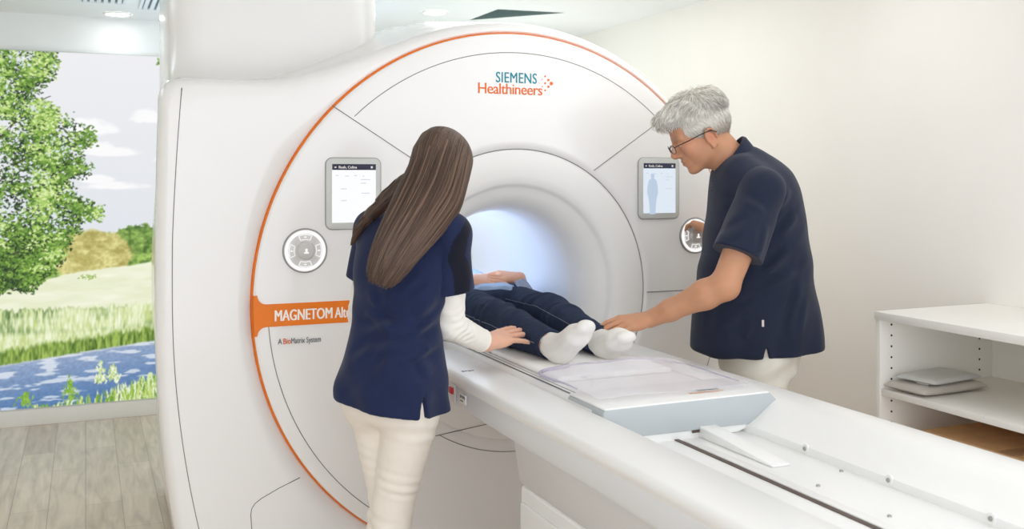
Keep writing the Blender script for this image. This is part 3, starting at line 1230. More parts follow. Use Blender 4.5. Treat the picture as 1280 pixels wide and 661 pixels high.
# maker's lettering at the top
text('logo_lettering', 'SIEMENS', 0.054, (-.0915, -.0035, 1.745), (1, 0, 0), (0, 0, 1), M_teal, G, bold=0.0005, spacing=1.06, xs=.78)
text('logo_lettering', 'Healthineers', 0.0555, (-.163, -.0035, 1.703), (1, 0, 0), (0, 0, 1), M_oprint, G, bold=0.0005, spacing=0.94, xs=.97)
dots = [(0, 0, .0016), (.013, .013, .0021), (.013, -.013, .0024), (.025, 0, .0037), (.025, .0255, .0034), (.025, -.0265, .0034), (.038, .0125, .0047), (.038, -.0125, .0047), (.050, 0, .0066)]
bm = bmesh.new()
for dx, dz, r_ in dots:
    vs = [bm.verts.new((.080 + dx * 1.02 + r_ * math.cos(t), -.0042, 1.748 + dz + r_ * math.sin(t))) for t in np.linspace(0, 2 * PI, 17)[:-1]]
    bm.faces.new(vs[::-1])
from_bm('logo_dots', bm, M_oprint, G)


# panel seams: hairline gaps on the face
def arc(r, a0, a1, n=90, cz=ZC, y=-.0022):
    t = np.radians(np.linspace(a0, a1, n))
    return np.stack([r * np.cos(t), np.full(n, y), cz + r * np.sin(t)], 1)


def line(p, q, y=-.0032, n=8):
    t = np.linspace(0, 1, n)[:, None]
    return np.concatenate([np.array([[p[0], y, p[1]]]) * (1 - t) + np.array([[q[0], y, q[1]]]) * t])


def seam(P, r=.0013):
    tube('panel_seam', P, r, M_seam, G, 6)


seam(arc(.878, 47, 134))
seam(arc(.900, 184, 262))
seam(arc(.880, 282, 357))
seam(arc(.5272, -52, 228, 200, y=.0026), .0014)
seam(line((-.687, 1.643), (-.378, 1.449)), .0013)
seam(line((.601, 1.621), (.309, 1.427)), .0013)
seam(line((.540, .958), (.880, .957)), .0015)
seam(line((-.32, .492), (-.10, .517)), .0013)
seam(arc(.572, 237.5, 290, y=-.0022), .0013)
# seam following the left edge of the front fairing
zz = np.linspace(1.745, .02, 60)
edge = np.array([(side_x(z) + .050 + .028 * ((z - 1.1) / .9) ** 2 * (z < 1.1) + .018 * ((z - 1.1) / .6) ** 2 * (z > 1.1), .0135, z) for z in zz])
edge[:, 2] = np.minimum(edge[:, 2], 1.712)
seam(edge[2:], .0019)
sv = [(-.792, .398), (-.86, .372), (-.918, .345), (-.94, .330), (-.95, .315), (-.953, .295), (-.950, .25), (-.940, .12), (-.935, .03)]
seam(np.array([(p[0], .0125, p[1]) for p in sv]), .0016)


# touch screens
def rounded(x0, x1, z0, z1, r, n=6):
    pts = []
    for cx, cz, a0 in ((x1 - r, z1 - r, 0), (x0 + r, z1 - r, 90), (x0 + r, z0 + r, 180), (x1 - r, z0 + r, 270)):
        for k in range(n + 1):
            t = math.radians(a0 + 90 * k / n)
            pts.append((cx + r * math.cos(t), cz + r * math.sin(t)))
    return pts


def display(x0, x1, z0, z1, label_scr, m_scr, figure):
    prism('screen_bezel', rounded(x0, x1, z0, z1, .022), 'y', -.009, -.001, M_bezel, G, bevel=.003)
    bz = G.children[-1]
    tube('bezel_edge', np.array([(p[0], -.004, p[1]) for p in rounded(x0, x1, z0, z1, .022)]), .0026, M_bezel_edge, bz, 6, True)
    a0, a1, b0, b1 = x0 + .020, x1 - .018, z0 + .022, z1 - .020
    scr = box('screen', (a0, a1, -.0108, -.008, b0, b1), m_scr, bz)
    box('screen_header', (a0, a1, -.0114, -.0100, b1 - .020, b1), M_scrhead, bz)
    text('screen_lettering', 'Roth, Celina', .0125, (a0 + .022, -.0116, b1 - .0148), (1, 0, 0), (0, 0, 1), M_wprint, bz, bold=.0003, depth=.0002)
    for x, z, w_, h_ in ((.008, .013, .006, .004), (a1 - a0 - .018, .014, .007, .007)):
        box('screen_icon', (a0 + x, a0 + x + w_, -.0117, -.0112, b1 - z, b1 - z + h_), M_wprint, bz)
    for x, z, w_ in ((.012, .040, .010), (.044, .042, .014), (.076, .040, .010), (.105, .042, .006), (.098, .054, .034), (.098, .066, .020), (.030, .085, .02), (.03, .125, .02), (.10, .10, .03)):
        box('screen_mark', (a0 + x, min(a0 + x + w_, a1 - .004), -.0113, -.0106, b1 - z, b1 - z + .0025), M_scrtext, bz)
    if figure:
        cx, zt = a0 + .040, b1 - .040
        pts = [(-.006, 0), (-.009, -.010), (-.006, -.019), (-.017, -.026), (-.023, -.05), (-.024, -.078), (-.019, -.090), (-.015, -.12), (-.012, -.158),
               (.012, -.158), (.015, -.12), (.019, -.090), (.024, -.078), (.023, -.05), (.017, -.026), (.006, -.019), (.009, -.010), (.006, 0)]
        bm = bmesh.new()
        vs = [bm.verts.new((cx + p[0], -.0114, zt + p[1])) for p in pts]
        bm.faces.new(vs)
        from_bm('screen_body_outline', bm, M_scrfig, bz)


display(-.709, -.520, 1.226, 1.466, '', M_screen, False)
display(.501, .683, 1.241, 1.476, '', M_screen2, True)


def dial(cx, cz, R_):
    lathe_y('control_dial', [(R_ + .004, .001), (R_ + .004, -.006), (R_ + .0015, -.009), (R_ * .97, -.010), (R_ * .62, -.009), (.001, -.008)], cx, cz, M_dial, G, 64)
    d = G.children[-1]
    lathe_y('dial_rim', [(R_ + .0055, .000), (R_ + .0055, -.007), (R_ + .002, -.0095), (R_ - .0005, -.0085)], cx, cz, M_bezel_edge, d, 64)
    lathe_y('lit_ring', [(R_ * .985, -.0098), (R_ * .975, -.0115), (R_ * .83, -.0115), (R_ * .82, -.0095)], cx, cz, M_glow, d, 64)
    lathe_y('knob', [(R_ * .43, -.008), (R_ * .43, -.022), (R_ * .40, -.027), (R_ * .30, -.029), (.001, -.0295)], cx, cz, M_knob, d, 48)
    bm = bmesh.new()
    x0 = cx
    add_box(bm, x0 - .008, x0 + .008, -.0302, -.0292, cz - .008, cz - .004)
    add_box(bm, x0 - .0035, x0 + .0035, -.0302, -.0292, cz - .004, cz + .008)
    from_bm('knob_symbol', bm, M_glow, d)
    for k in range(4):
        am = k * PI / 2
        P = []
        for s_ in np.linspace(-.42, .42, 9):
            P.append((cx + R_ * .78 * math.cos(am + s_), -.0112, cz + R_ * .78 * math.sin(am + s_)))
        for s_ in np.linspace(.42, -.42, 9):
            P.append((cx + R_ * .54 * math.cos(am + s_), -.0112, cz + R_ * .54 * math.sin(am + s_)))
        tube('button', np.array(P), .0013, M_glow, d, 5, True)
        bm = bmesh.new()
        bx, bz_ = cx + R_ * .66 * math.cos(am), cz + R_ * .66 * math.sin(am)
        add_box(bm, bx - .004, bx + .004, -.0118, -.0105, bz_ - .002, bz_ + .002)
        from_bm('button_symbol', bm, M_glow, d)


dial(-.779, 1.157, .069)
dial(.759, 1.172, .066)

# square tower from the housing up to the ceiling
def tower():
    def rr(x0, x1, y0, y1, r):
        return rounded(x0, x1, y0, y1, r, 8)
    secs = [(1.69, .15, .10), (1.71, .14, .11), (1.745, .075, .12), (1.785, .03, .12), (1.83, .008, .12), (1.90, 0, .12), (2.1, 0, .12), (H - .001, 0, .12)]
    rings = []
    for z, e, r_ in secs:
        rings.append([(p[0], p[1], z) for p in rr(-1.180, -.415 + e * .6, .34 - e * 1.0, .98, r_)])
    bm = bmesh.new()
    vr = [[bm.verts.new(p) for p in ring] for ring in rings]
    n = len(vr[0])
    for k in range(len(vr) - 1):
        for i in range(n):
            bm.faces.new((vr[k][i], vr[k][(i + 1) % n], vr[k + 1][(i + 1) % n], vr[k + 1][i]))
    return from_bm('tower', bm, M_cover, G, smooth=True)


tower()
box('base_skirt', (-1.10, .78, .06, 1.36, 0.0, 0.05), M_tgrey2, G, bevel=.005)
# bore lamps: the tunnel of the scanner is lit from within
for y_, e_ in ((.42, .75), (.70, .8), (1.0, .75), (1.25, .6)):
    ld = bpy.data.lights.new('bore_lamp', 'POINT')
    ld.energy = e_
    ld.shadow_soft_size = .09
    ld.color = (.80, .89, 1.0)
    lo = bpy.data.objects.new('bore_lamp', ld)
    lo.location = (0, y_, ZC + .13)
    C.objects.link(lo)
    lo.parent = G
    lo.matrix_parent_inverse = Matrix.Translation((0, -.7, 0))

# ================================================================== patient table
T = thing('patient_table', 'long white patient table running out of the scanner bore', 'table', (0, -1.2, 0))
YE = -2.45           # foot end of the table
ZR = 0.794


def bow(pts, y0, y1, name, m, bev=0.0):
    return prism(name, pts, 'y', y0, y1, m, T, bevel=bev)


# near side rail: rounded lip, side face
near = [(-.404, .772), (-.403, .783), (-.398, .790), (-.388, .794), (-.250, .794), (-.243, .790), (-.241, .780), (-.241, .690), (-.375, .690), (-.385, .735), (-.398, .762)]
bow(near, YE, -.008, 'side_rail', M_table)
prism('side_panel', [(-.392, .762), (-.397, .745), (-.394, .700), (-.388, .688), (-.26, .688), (-.26, .762)], 'y', YE + .004, -.012, M_tgrey, T, bevel=.003)
far = [(.404, .772), (.403, .783), (.398, .790), (.388, .794), (.318, .794), (.304, .789), (.280, .775), (.255, .757), (.234, .742), (.216, .732), (.205, .727), (.203, .712), (.203, .690), (.375, .690), (.385, .735), (.398, .762)]
bow(far, YE, -.008, 'side_rail', M_table)
prism('side_panel', [(.392, .762), (.397, .745), (.394, .700), (.388, .688), (.26, .688), (.26, .762)], 'y', YE + .004, -.012, M_tgrey, T, bevel=.003)
box('trough_floor', (-.245, .207, YE + .002, -.01, .680, .708), M_table, T, bevel=.002)
box('trough_ledge', (-.012, .016, YE + .004, -1.10, .705, .7125), M_table, T, bevel=.001)
box('drive_slot', (-.026, -.013, YE + .004, -1.08, .7072, .7105), M_dark, T)
box('end_panel', (-.37, .37, YE, YE + .02, .60, .76), M_table, T, bevel=.006)
# screws
def screw(x, y, z, nx, nz, r_=.006):
    bm = bmesh.new()
    bmesh.ops.create_cone(bm, cap_ends=True, segments=16, radius1=r_, radius2=r_ * .8, depth=.004)
    q = Vector((0, 0, 1)).rotation_difference(Vector((nx, 0, nz)))
    bmesh.ops.transform(bm, matrix=Matrix.Translation((x, y, z)) @ q.to_matrix().to_4x4(), verts=bm.verts)
    from_bm('screw', bm, M_steel, T, smooth=True)


def recess(x, y, z):
    bm = bmesh.new()
    bmesh.ops.create_cone(bm, cap_ends=True, segments=24, radius1=.013, radius2=.011, depth=.005)
    q = Vector((0, 0, 1)).rotation_difference(Vector((-1, 0, .15)))
    bmesh.ops.transform(bm, matrix=Matrix.Translation((x - .001, y, z)) @ q.to_matrix().to_4x4(), verts=bm.verts)
    from_bm('bolt_seat', bm, M_table, T, smooth=True)
    screw(x - .004, y, z, -1, .15, .006)


for y_ in (-1.32, -1.60, -1.873):
    recess(.206, y_, .722)
screw(.185, -1.47, .7095, 0, 1, .005)
screw(.059, -1.537, .7095, 0, 1, .005)
screw(.057, -1.753, .7095, 0, 1, .005)

# sliding tabletop with its end block
top_prof = [(-.232, .728), (-.240, .760), (-.240, .795), (-.234, .803), (-.20, .805), (.20, .805), (.272, .805), (.280, .800), (.290, .775), (.262, .728)]
prism('tabletop', [(-.232, .728), (-.240, .760), (-.240, .795), (-.234, .803), (-.20, .805), (.20, .805), (.225, .803), (.232, .795), (.232, .760), (.225, .728)], 'y', -1.02, 1.25, M_table, T)
blk = prism('end_block', [(-.238, .729), (-.240, .800), (-.232, .807), (.276, .809), (.284, .805), (.338, .757), (.334, .748), (.226, .729)], 'y', -1.083, -.88, M_block, T, bevel=.003)
prism('end_block_top', [(-.236, .806), (-.234, .8105), (.275, .8125), (.279, .8075)], 'y', -1.0825, -.88, M_table, blk, bevel=.0012)
# under-carriage plate and latch arm below the end block
prism('carriage_plate', [(-.238, .700), (-.238, .730), (.215, .730), (.235, .7265), (.18, .709)], 'y', -1.077, -.9, M_table, T, bevel=.002)
prism('latch_arm', [(-1.06, .708), (-1.06, .738), (-1.09, .738), (-1.385, .714), (-1.385, .7085)], 'x', .052, .105, M_table, T, bevel=.003)
box('latch_slot', (.030, .110, -1.082, -1.076, .722, .7295), M_dark, T)
# guide groove along the near edge of the top
tube('guide_groove', np.array([(-.222, y_, .8045) for y_ in np.linspace(-.86, .2, 20)]), .0022, M_seam, T, 6)
tube('guide_groove', np.array([(-.205, y_, .8045) for y_ in np.linspace(-.86, .2, 20)]), .0012, M_seam, T, 6)
# lettering on the end block
text('block_lettering', 'SIEMENS', .0190, (.098, -1.005, .8129), (1, 0, 0), (0, 1, 0), M_lprint, blk, bold=.0004, depth=.0003)
text('block_lettering', 'Healthineers', .0215, (.058, -1.028, .8129), (1, 0, 0), (0, 1, 0), mat('pale orange print', (240, 190, 160), .5, .3, noise=.01), blk, bold=.0003, depth=.0003)
# controls and small marks
box('mark_plate', (-.4025, -.398, -.520, -.468, .716, .744), M_table, T, bevel=.001)
bm = bmesh.new()
for k in range(5):
    add_box(bm, -.4032, -.4020, -.515 + k * .009, -.510 + k * .009, .731 + (k % 2) * .002, .740)
add_box(bm, -.4032, -.4020, -.500, -.476, .722, .725)
from_bm('printed_mark', bm, M_gprint, T)
box('release_plate', (-.4025, -.397, -.425, -.380, .705, .758), M_tgrey, T, bevel=.001)
box('release_button', (-.409, -.400, -.417, -.383, .728, .748), M_red, T, bevel=.003)
for xx, yy in ((-.352, -.40), (.372, -.07)):
    bm = bmesh.new()
    for k in range(4):
        add_box(bm, xx - .018 + k * .011, xx - .010 + k * .011, yy - .008 + (k % 2) * .005, yy + .006, .7935, .7946)
    from_bm('printed_mark', bm, M_gprint, T)
# lower body and pedestal
prism('skirt', [(-.350, .555), (-.372, .69), (.372, .69), (.350, .555)], 'y', YE + .12, -.80, M_tgrey2, T, bevel=.01)
prism('pedestal', rounded(YE + .25, -.815, 0.0, .557, .012, 3), 'x', -.352, .352, M_table, T, bevel=.008)
prism('pedestal_panel', rounded(YE + .30, -.825, .05, .515, .012, 3), 'x', -.358, .358, M_table, T, bevel=.004)

# mattress pad (lies on the sliding top)
pad = prism('mattress_pad', [(-.190, .8052), (-.196, .812), (-.190, .820), (-.17, .8225), (.17, .8225), (.19, .820), (.196, .812), (.190, .8052)], 'y', -.72, 1.22, M_pad, None, bevel=.003)
tag(pad, 'thin white mattress pad under the lying person on the table', 'mattress')


# clear plastic sheet over the foot end
def plastic():
    m = bpy.data.materials.new('clear plastic film')
    m.use_nodes = True
    nt = m.node_tree
    b = nt.nodes['Principled BSDF']
    b.inputs['Base Color'].default_value = lin((244, 242, 250)) + (1,)
    b.inputs['Roughness'].default_value = 0.09
    b.inputs['Alpha'].default_value = 0.24
    b.inputs['Specular IOR Level'].default_value = 0.6
    n = nt.nodes.new('ShaderNodeTexNoise')
    n.inputs['Scale'].default_value = 14
    n.inputs['Detail'].default_value = 3
    bp = nt.nodes.new('ShaderNodeBump')
    bp.inputs['Strength'].default_value = .25
    bp.inputs['Distance'].default_value = .01
    tc = nt.nodes.new('ShaderNodeTexCoord')
    nt.links.new(tc.outputs['Object'], n.inputs['Vector'])
    nt.links.new(n.outputs['Fac'], bp.inputs['Height'])
    nt.links.new(bp.outputs['Normal'], b.inputs['Normal'])
    nx, ny = 60, 44
    V = []
    for j in range(ny):
        y = -1.035 + (0.405) * j / (ny - 1)
        for i in range(nx):
            x = -.228 + .475 * i / (nx - 1)
            e = min(i, nx - 1 - i) / (nx - 1)
            f = j / (ny - 1)
            lift = .022 * math.exp(-((f - .86) / .16) ** 2) * (1 - math.exp(-e * 14)) + .012 * math.sin(f * PI) * (1 - math.exp(-e * 20))
            xx = x
            # rounded corner at the gantry end
            if f > .82:
                c = (f - .82) / .18
                w_ = math.sqrt(max(1 - c * c * .75, 0))
                xx = x * 1.0
                ed = .2375 - .05 * (1 - w_)
                xx = .0095 + (x - .0095) * ed / .2375
            zz_ = .8245 + lift + .0025 * math.sin(13 * x + 9 * y) + .0015 * math.sin(31 * x - 17 * y)
            if f < .35:
                zz_ = max(zz_, .8245)
            V.append((xx, y, zz_))
    i = (np.arange(ny - 1)[:, None] * nx + np.arange(nx - 1)[None]).ravel()
    F = np.stack([i, i + 1, i + nx + 1, i + nx], 1)
    o = from_np('plastic_sheet', V, F, m)
    tag(o, 'clear plastic sheet lying over the foot end of the table', 'plastic sheet')
    o['kind'] = 'thing'
    sm = o.modifiers.new('thickness', 'SOLIDIFY')
    sm.thickness = .0012
    # welted edge, faintly violet where the film is rolled
    V = np.array(V)
    me_ = mat('film edge', (206, 200, 224), .12, .6, alpha=.75, noise=.02)
    P = [V[(ny - 1) * nx + q] for q in range(nx)]
    L_ = [V[q * nx] for q in range(ny - 1, 12, -1)]
    R_ = [V[q * nx + nx - 1] for q in range(ny - 1, 4, -1)]
    VV, FF = tube_arrays([np.array(L_[::-1] + P[:14])], [np.linspace(.002, .0062, len(L_) + 14)], 8)
    from_np('rolled_edge', VV, FF, me_, o)
    VV, FF = tube_arrays([np.array(P[13:] + R_)], [np.linspace(.003, .002, len(P) - 13 + len(R_))], 8)
    from_np('rolled_edge', VV, FF, me_, o)


plastic()

# ================================================================== shelf on the right wall
SX, SZ = 1.02, 0.946
S = thing('shelf_unit', 'low white open shelf unit against the right wall', 'shelf unit', (1.28, -1.8, 0))
sy0, sy1 = -2.3, -0.70      # along the wall; the visible end is towards the scanner
box('top_board', (SX - .006, XR - .002, sy0, sy1, SZ - .027, SZ), M_shelf, S, bevel=.0015)
def side_panel(y):
    p = box('side_panel', (SX, XR - .004, y, y + .019, 0.0, SZ - .028), M_shelf, S, bevel=.001)
    return p


panels = [side_panel(sy1 - .022), side_panel(sy1 - .022 - .80), side_panel(sy0 + .003)]
hole_me = None
for xx in (SX + .05, XR - .07):
    for k in range(4, 21):
        bm = bmesh.new()
        bmesh.ops.create_cone(bm, cap_ends=True, segments=10, radius1=.0036, radius2=.0036, depth=.002,
                              matrix=Matrix.Translation((xx, sy1 - .0225, .16 + k * .037)) @ Matrix.Rotation(PI / 2, 4, 'X'))
        from_bm('peg_hole', bm, M_hole, panels[0])
box('shelf_board', (SX + .004, XR - .006, sy1 - .022 - .78, sy1 - .024, .664, .686), M_shelf, S, bevel=.001)
box('shelf_board', (SX + .004, XR - .006, sy0 + .024, sy1 - .022 - .802, .664, .686), M_shelf, S, bevel=.001)
box('shelf_board', (SX + .004, XR - .006, sy1 - .022 - .78, sy1 - .024, .395, .416), M_shelf, S, bevel=.001)
box('shelf_board', (SX + .004, XR - .006, sy0 + .024, sy1 - .022 - .802, .395, .416), M_shelf, S, bevel=.001)
box('bottom_board', (SX + .004, XR - .006, sy0 + .024, sy1 - .024, .06, .08), M_shelf, S, bevel=.001)
box('back_panel', (XR - .0058, XR - .0022, sy0 + .01, sy1 - .01, .03, SZ - .03), M_shelf, S)


# two positioning cushions stacked on the shelf
def cushion(name, cx, cy, w, l, z0, th, rot, m, label, group):
    ca, sa = math.cos(rot), math.sin(rot)
    n = 30
    V, F = [], []
    for side in (1, -1):
        for j in range(n + 1):
            for i in range(n + 1):
                a, b = i / n * 2 - 1, j / n * 2 - 1
                # rounded-rectangle plan
                x, y = a * w / 2, b * l / 2
                e = (1 - abs(a) ** 5) ** .5 * (1 - abs(b) ** 5) ** .5
                z = z0 + th / 2 + side * (th * .5 * (0.12 + .88 * e)) * (1 if e > 0 else .12)
                V.append((cx + x * ca - y * sa, cy + x * sa + y * ca, z))
    N = (n + 1) ** 2
    for j in range(n):
        for i in range(n):
            k = j * (n + 1) + i
            F.append((k, k + 1, k + n + 2, k + n + 1))
            F.append((N + k, N + k + n + 1, N + k + n + 2, N + k + 1))
    rim = [i for i in range(n + 1)] + [j * (n + 1) + n for j in range(1, n + 1)] + [n * (n + 1) + i for i in range(n - 1, -1, -1)] + [j * (n + 1) for j in range(n - 1, 0, -1)]
    for k in range(len(rim)):
        p, q = rim[k], rim[(k + 1) % len(rim)]
        F.append((p, N + p, N + q, q))
    o = from_np(name, V, F, m)
    tag(o, label, 'cushion', group)
    P = np.array([V[k] for k in rim]) - np.array([0, 0, th * .06])
    tube('piping', P, .0022, m, o, 6, True)
    return o


q1 = cushion('positioning_cushion', 1.178, -.812, .30, .165, .6865, .034, .06, M_cush2, 'warm grey flat cushion lying under another on the shelf', 'cushions on the shelf')
q2 = cushion('positioning_cushion', 1.185, -.815, .245, .150, .7205, .024, .14, M_cush1, 'pale grey flat cushion with white label on top of the pair', 'cushions on the shelf')
bm = bmesh.new()
add_box(bm, -.004, .004, -.022, .022, -.011, .002)
bmesh.ops.transform(bm, matrix=Matrix.Translation((1.082, -.845, .7305)) @ Matrix.Rotation(.14, 4, 'Z') @ Matrix.Rotation(-.5, 4, 'Y'), verts=bm.verts)
from_bm('label_tag', bm, M_labelw, q2)

# cardboard box on the lower shelf
cb = thing('cardboard_box', 'closed brown cardboard box on the lower shelf', 'box', (1.28, -1.4, .416))
box('carton', (1.07, 1.50, -1.49, -.86, .4165, .575), M_card, cb, bevel=.003)
box('tape_strip', (1.07, 1.50, -1.205, -1.145, .5751, .5756), mat('parcel tape', (186, 148, 108), .3, .5, noise=.03), cb)
box('hand_hole', (1.0693, 1.0705, -1.235, -1.115, .51, .535), M_hole, cb, bevel=.0)

# ================================================================== camera
cd = bpy.data.cameras.new('camera')
cam = bpy.data.objects.new('camera', cd)
C.objects.link(cam)
cam.location = tuple(CAM)
cam.rotation_euler = (PI / 2, 0, -YAW)
cd.sensor_width = 36.0
cd.lens = 36.0 * FPX / 1280.0
cd.shift_y = -(330.5 - HOR) / 1280.0
cd.clip_start = .05
cd.dof.use_dof = True
cd.dof.focus_distance = 3.1
cd.dof.aperture_fstop = 4.5
bpy.context.scene.camera = cam

# world: added soft fill, entering where the room is left open behind the camera
wd = bpy.data.worlds.new('world')
bpy.context.scene.world = wd
wd.use_nodes = True
bg = wd.node_tree.nodes['Background']
bg.inputs['Color'].default_value = (.92, .965, 1.03, 1)
bg.inputs['Strength'].default_value = 2.35
sc = bpy.context.scene
sc.cycles.max_bounces = 24
sc.cycles.diffuse_bounces = 16
sc.view_settings.view_transform = 'Standard'
sc.view_settings.look = 'None'
sc.view_settings.gamma = 1.0
sc.view_settings.exposure = 0.0
sc.view_settings.use_curve_mapping = False

# ================================================================== people
def skin_mat(name, col):
    return mat(name, col, 0.5, 0.35, noise=0.035, nscale=28, bump=0.05, bscale=260, attr='Col', sss=0.12)


M_skin_w = skin_mat('skin', (226, 176, 150))
M_skin_m = skin_mat('skin warm', (208, 158, 128))
M_skin_p = skin_mat('skin rosy', (224, 172, 144))
M_navy = mat('navy scrub cotton', (30, 40, 72), 0.85, 0.2, noise=0.05, nscale=60, bump=0.10, bscale=420, attr='Col', sheen=0.12)
M_polo = mat('dark navy pique', (35, 41, 60), 0.85, 0.2, noise=0.05, nscale=60, bump=0.12, bscale=520, sheen=0.12)
M_whitec = mat('white jersey', (238, 234, 226), 0.85, 0.2, noise=0.015, nscale=40, bump=0.08, bscale=380)
M_trouser_w = mat('white stretch denim', (236, 229, 218), 0.85, 0.2, noise=0.015, nscale=40, bump=0.08, bscale=420)
M_trouser_m = mat('cream cotton', (226, 222, 210), 0.85, 0.2, noise=0.015, nscale=40, bump=0.08, bscale=420)
M_denim = mat('dark denim', (46, 55, 76), 0.9, 0.15, noise=0.16, nscale=35, bump=0.10, bscale=500)
M_stitch = mat('denim stitching', (120, 126, 140), 0.9, 0.1, noise=0.03)
M_shirt = mat('light blue chambray', (168, 190, 220), 0.85, 0.2, noise=0.03, nscale=90, bump=0.08, bscale=500)
M_shirtin = mat('patterned facing', (150, 158, 180), 0.85, 0.2, noise=0.25, nscale=260)
M_sock = mat('white sock knit', (234, 231, 226), 0.92, 0.12, noise=0.02, nscale=60, bump=0.15, bscale=420)
M_shoe = mat('white shoe', (232, 230, 226), 0.5, 0.4, noise=0.01)
M_hairb = mat('brown hair', (74, 54, 42), 0.42, 0.5, attr='Col', noise=0.05, nscale=90)
M_hairg = mat('grey hair', (196, 192, 184), 0.5, 0.4, attr='Col', noise=0.04, nscale=90)
M_eye = mat('eye white', (236, 232, 228), 0.15, 0.5, noise=0.01)
M_iris = mat('iris', (60, 52, 46), 0.1, 0.5, noise=0.02)
M_spec = mat('spectacle frame', (36, 34, 42), 0.25, 0.5, noise=0.02)
M_lens = mat('spectacle lens', (250, 252, 255), 0.02, 0.5, alpha=0.16)
M_button = mat('shirt button', (52, 56, 70), 0.3, 0.5, noise=0.02)
M_tag = mat('side label', (214, 204, 200), 0.8, 0.1, noise=0.03)
M_seamw = mat('seam thread navy', (28, 36, 66), 0.9, 0.1, noise=0.03)

UP = np.array([0, 0, 1.0])


def L3(c):
    return np.array(lin(c))


def skin_color(base, spots):
    """spots: (centre, radius, colour, strength)"""
    b = L3(base)

    def f(V):
        out = np.tile(b, (len(V), 1))
        for c, r, col, s in spots:
            d = np.linalg.norm((V - np.asarray(c)), axis=1) / r
            w = np.clip(1.3 - d, 0, 1)[:, None] * s
            out = out * (1 - w) + L3(col) * w
        return out
    return f


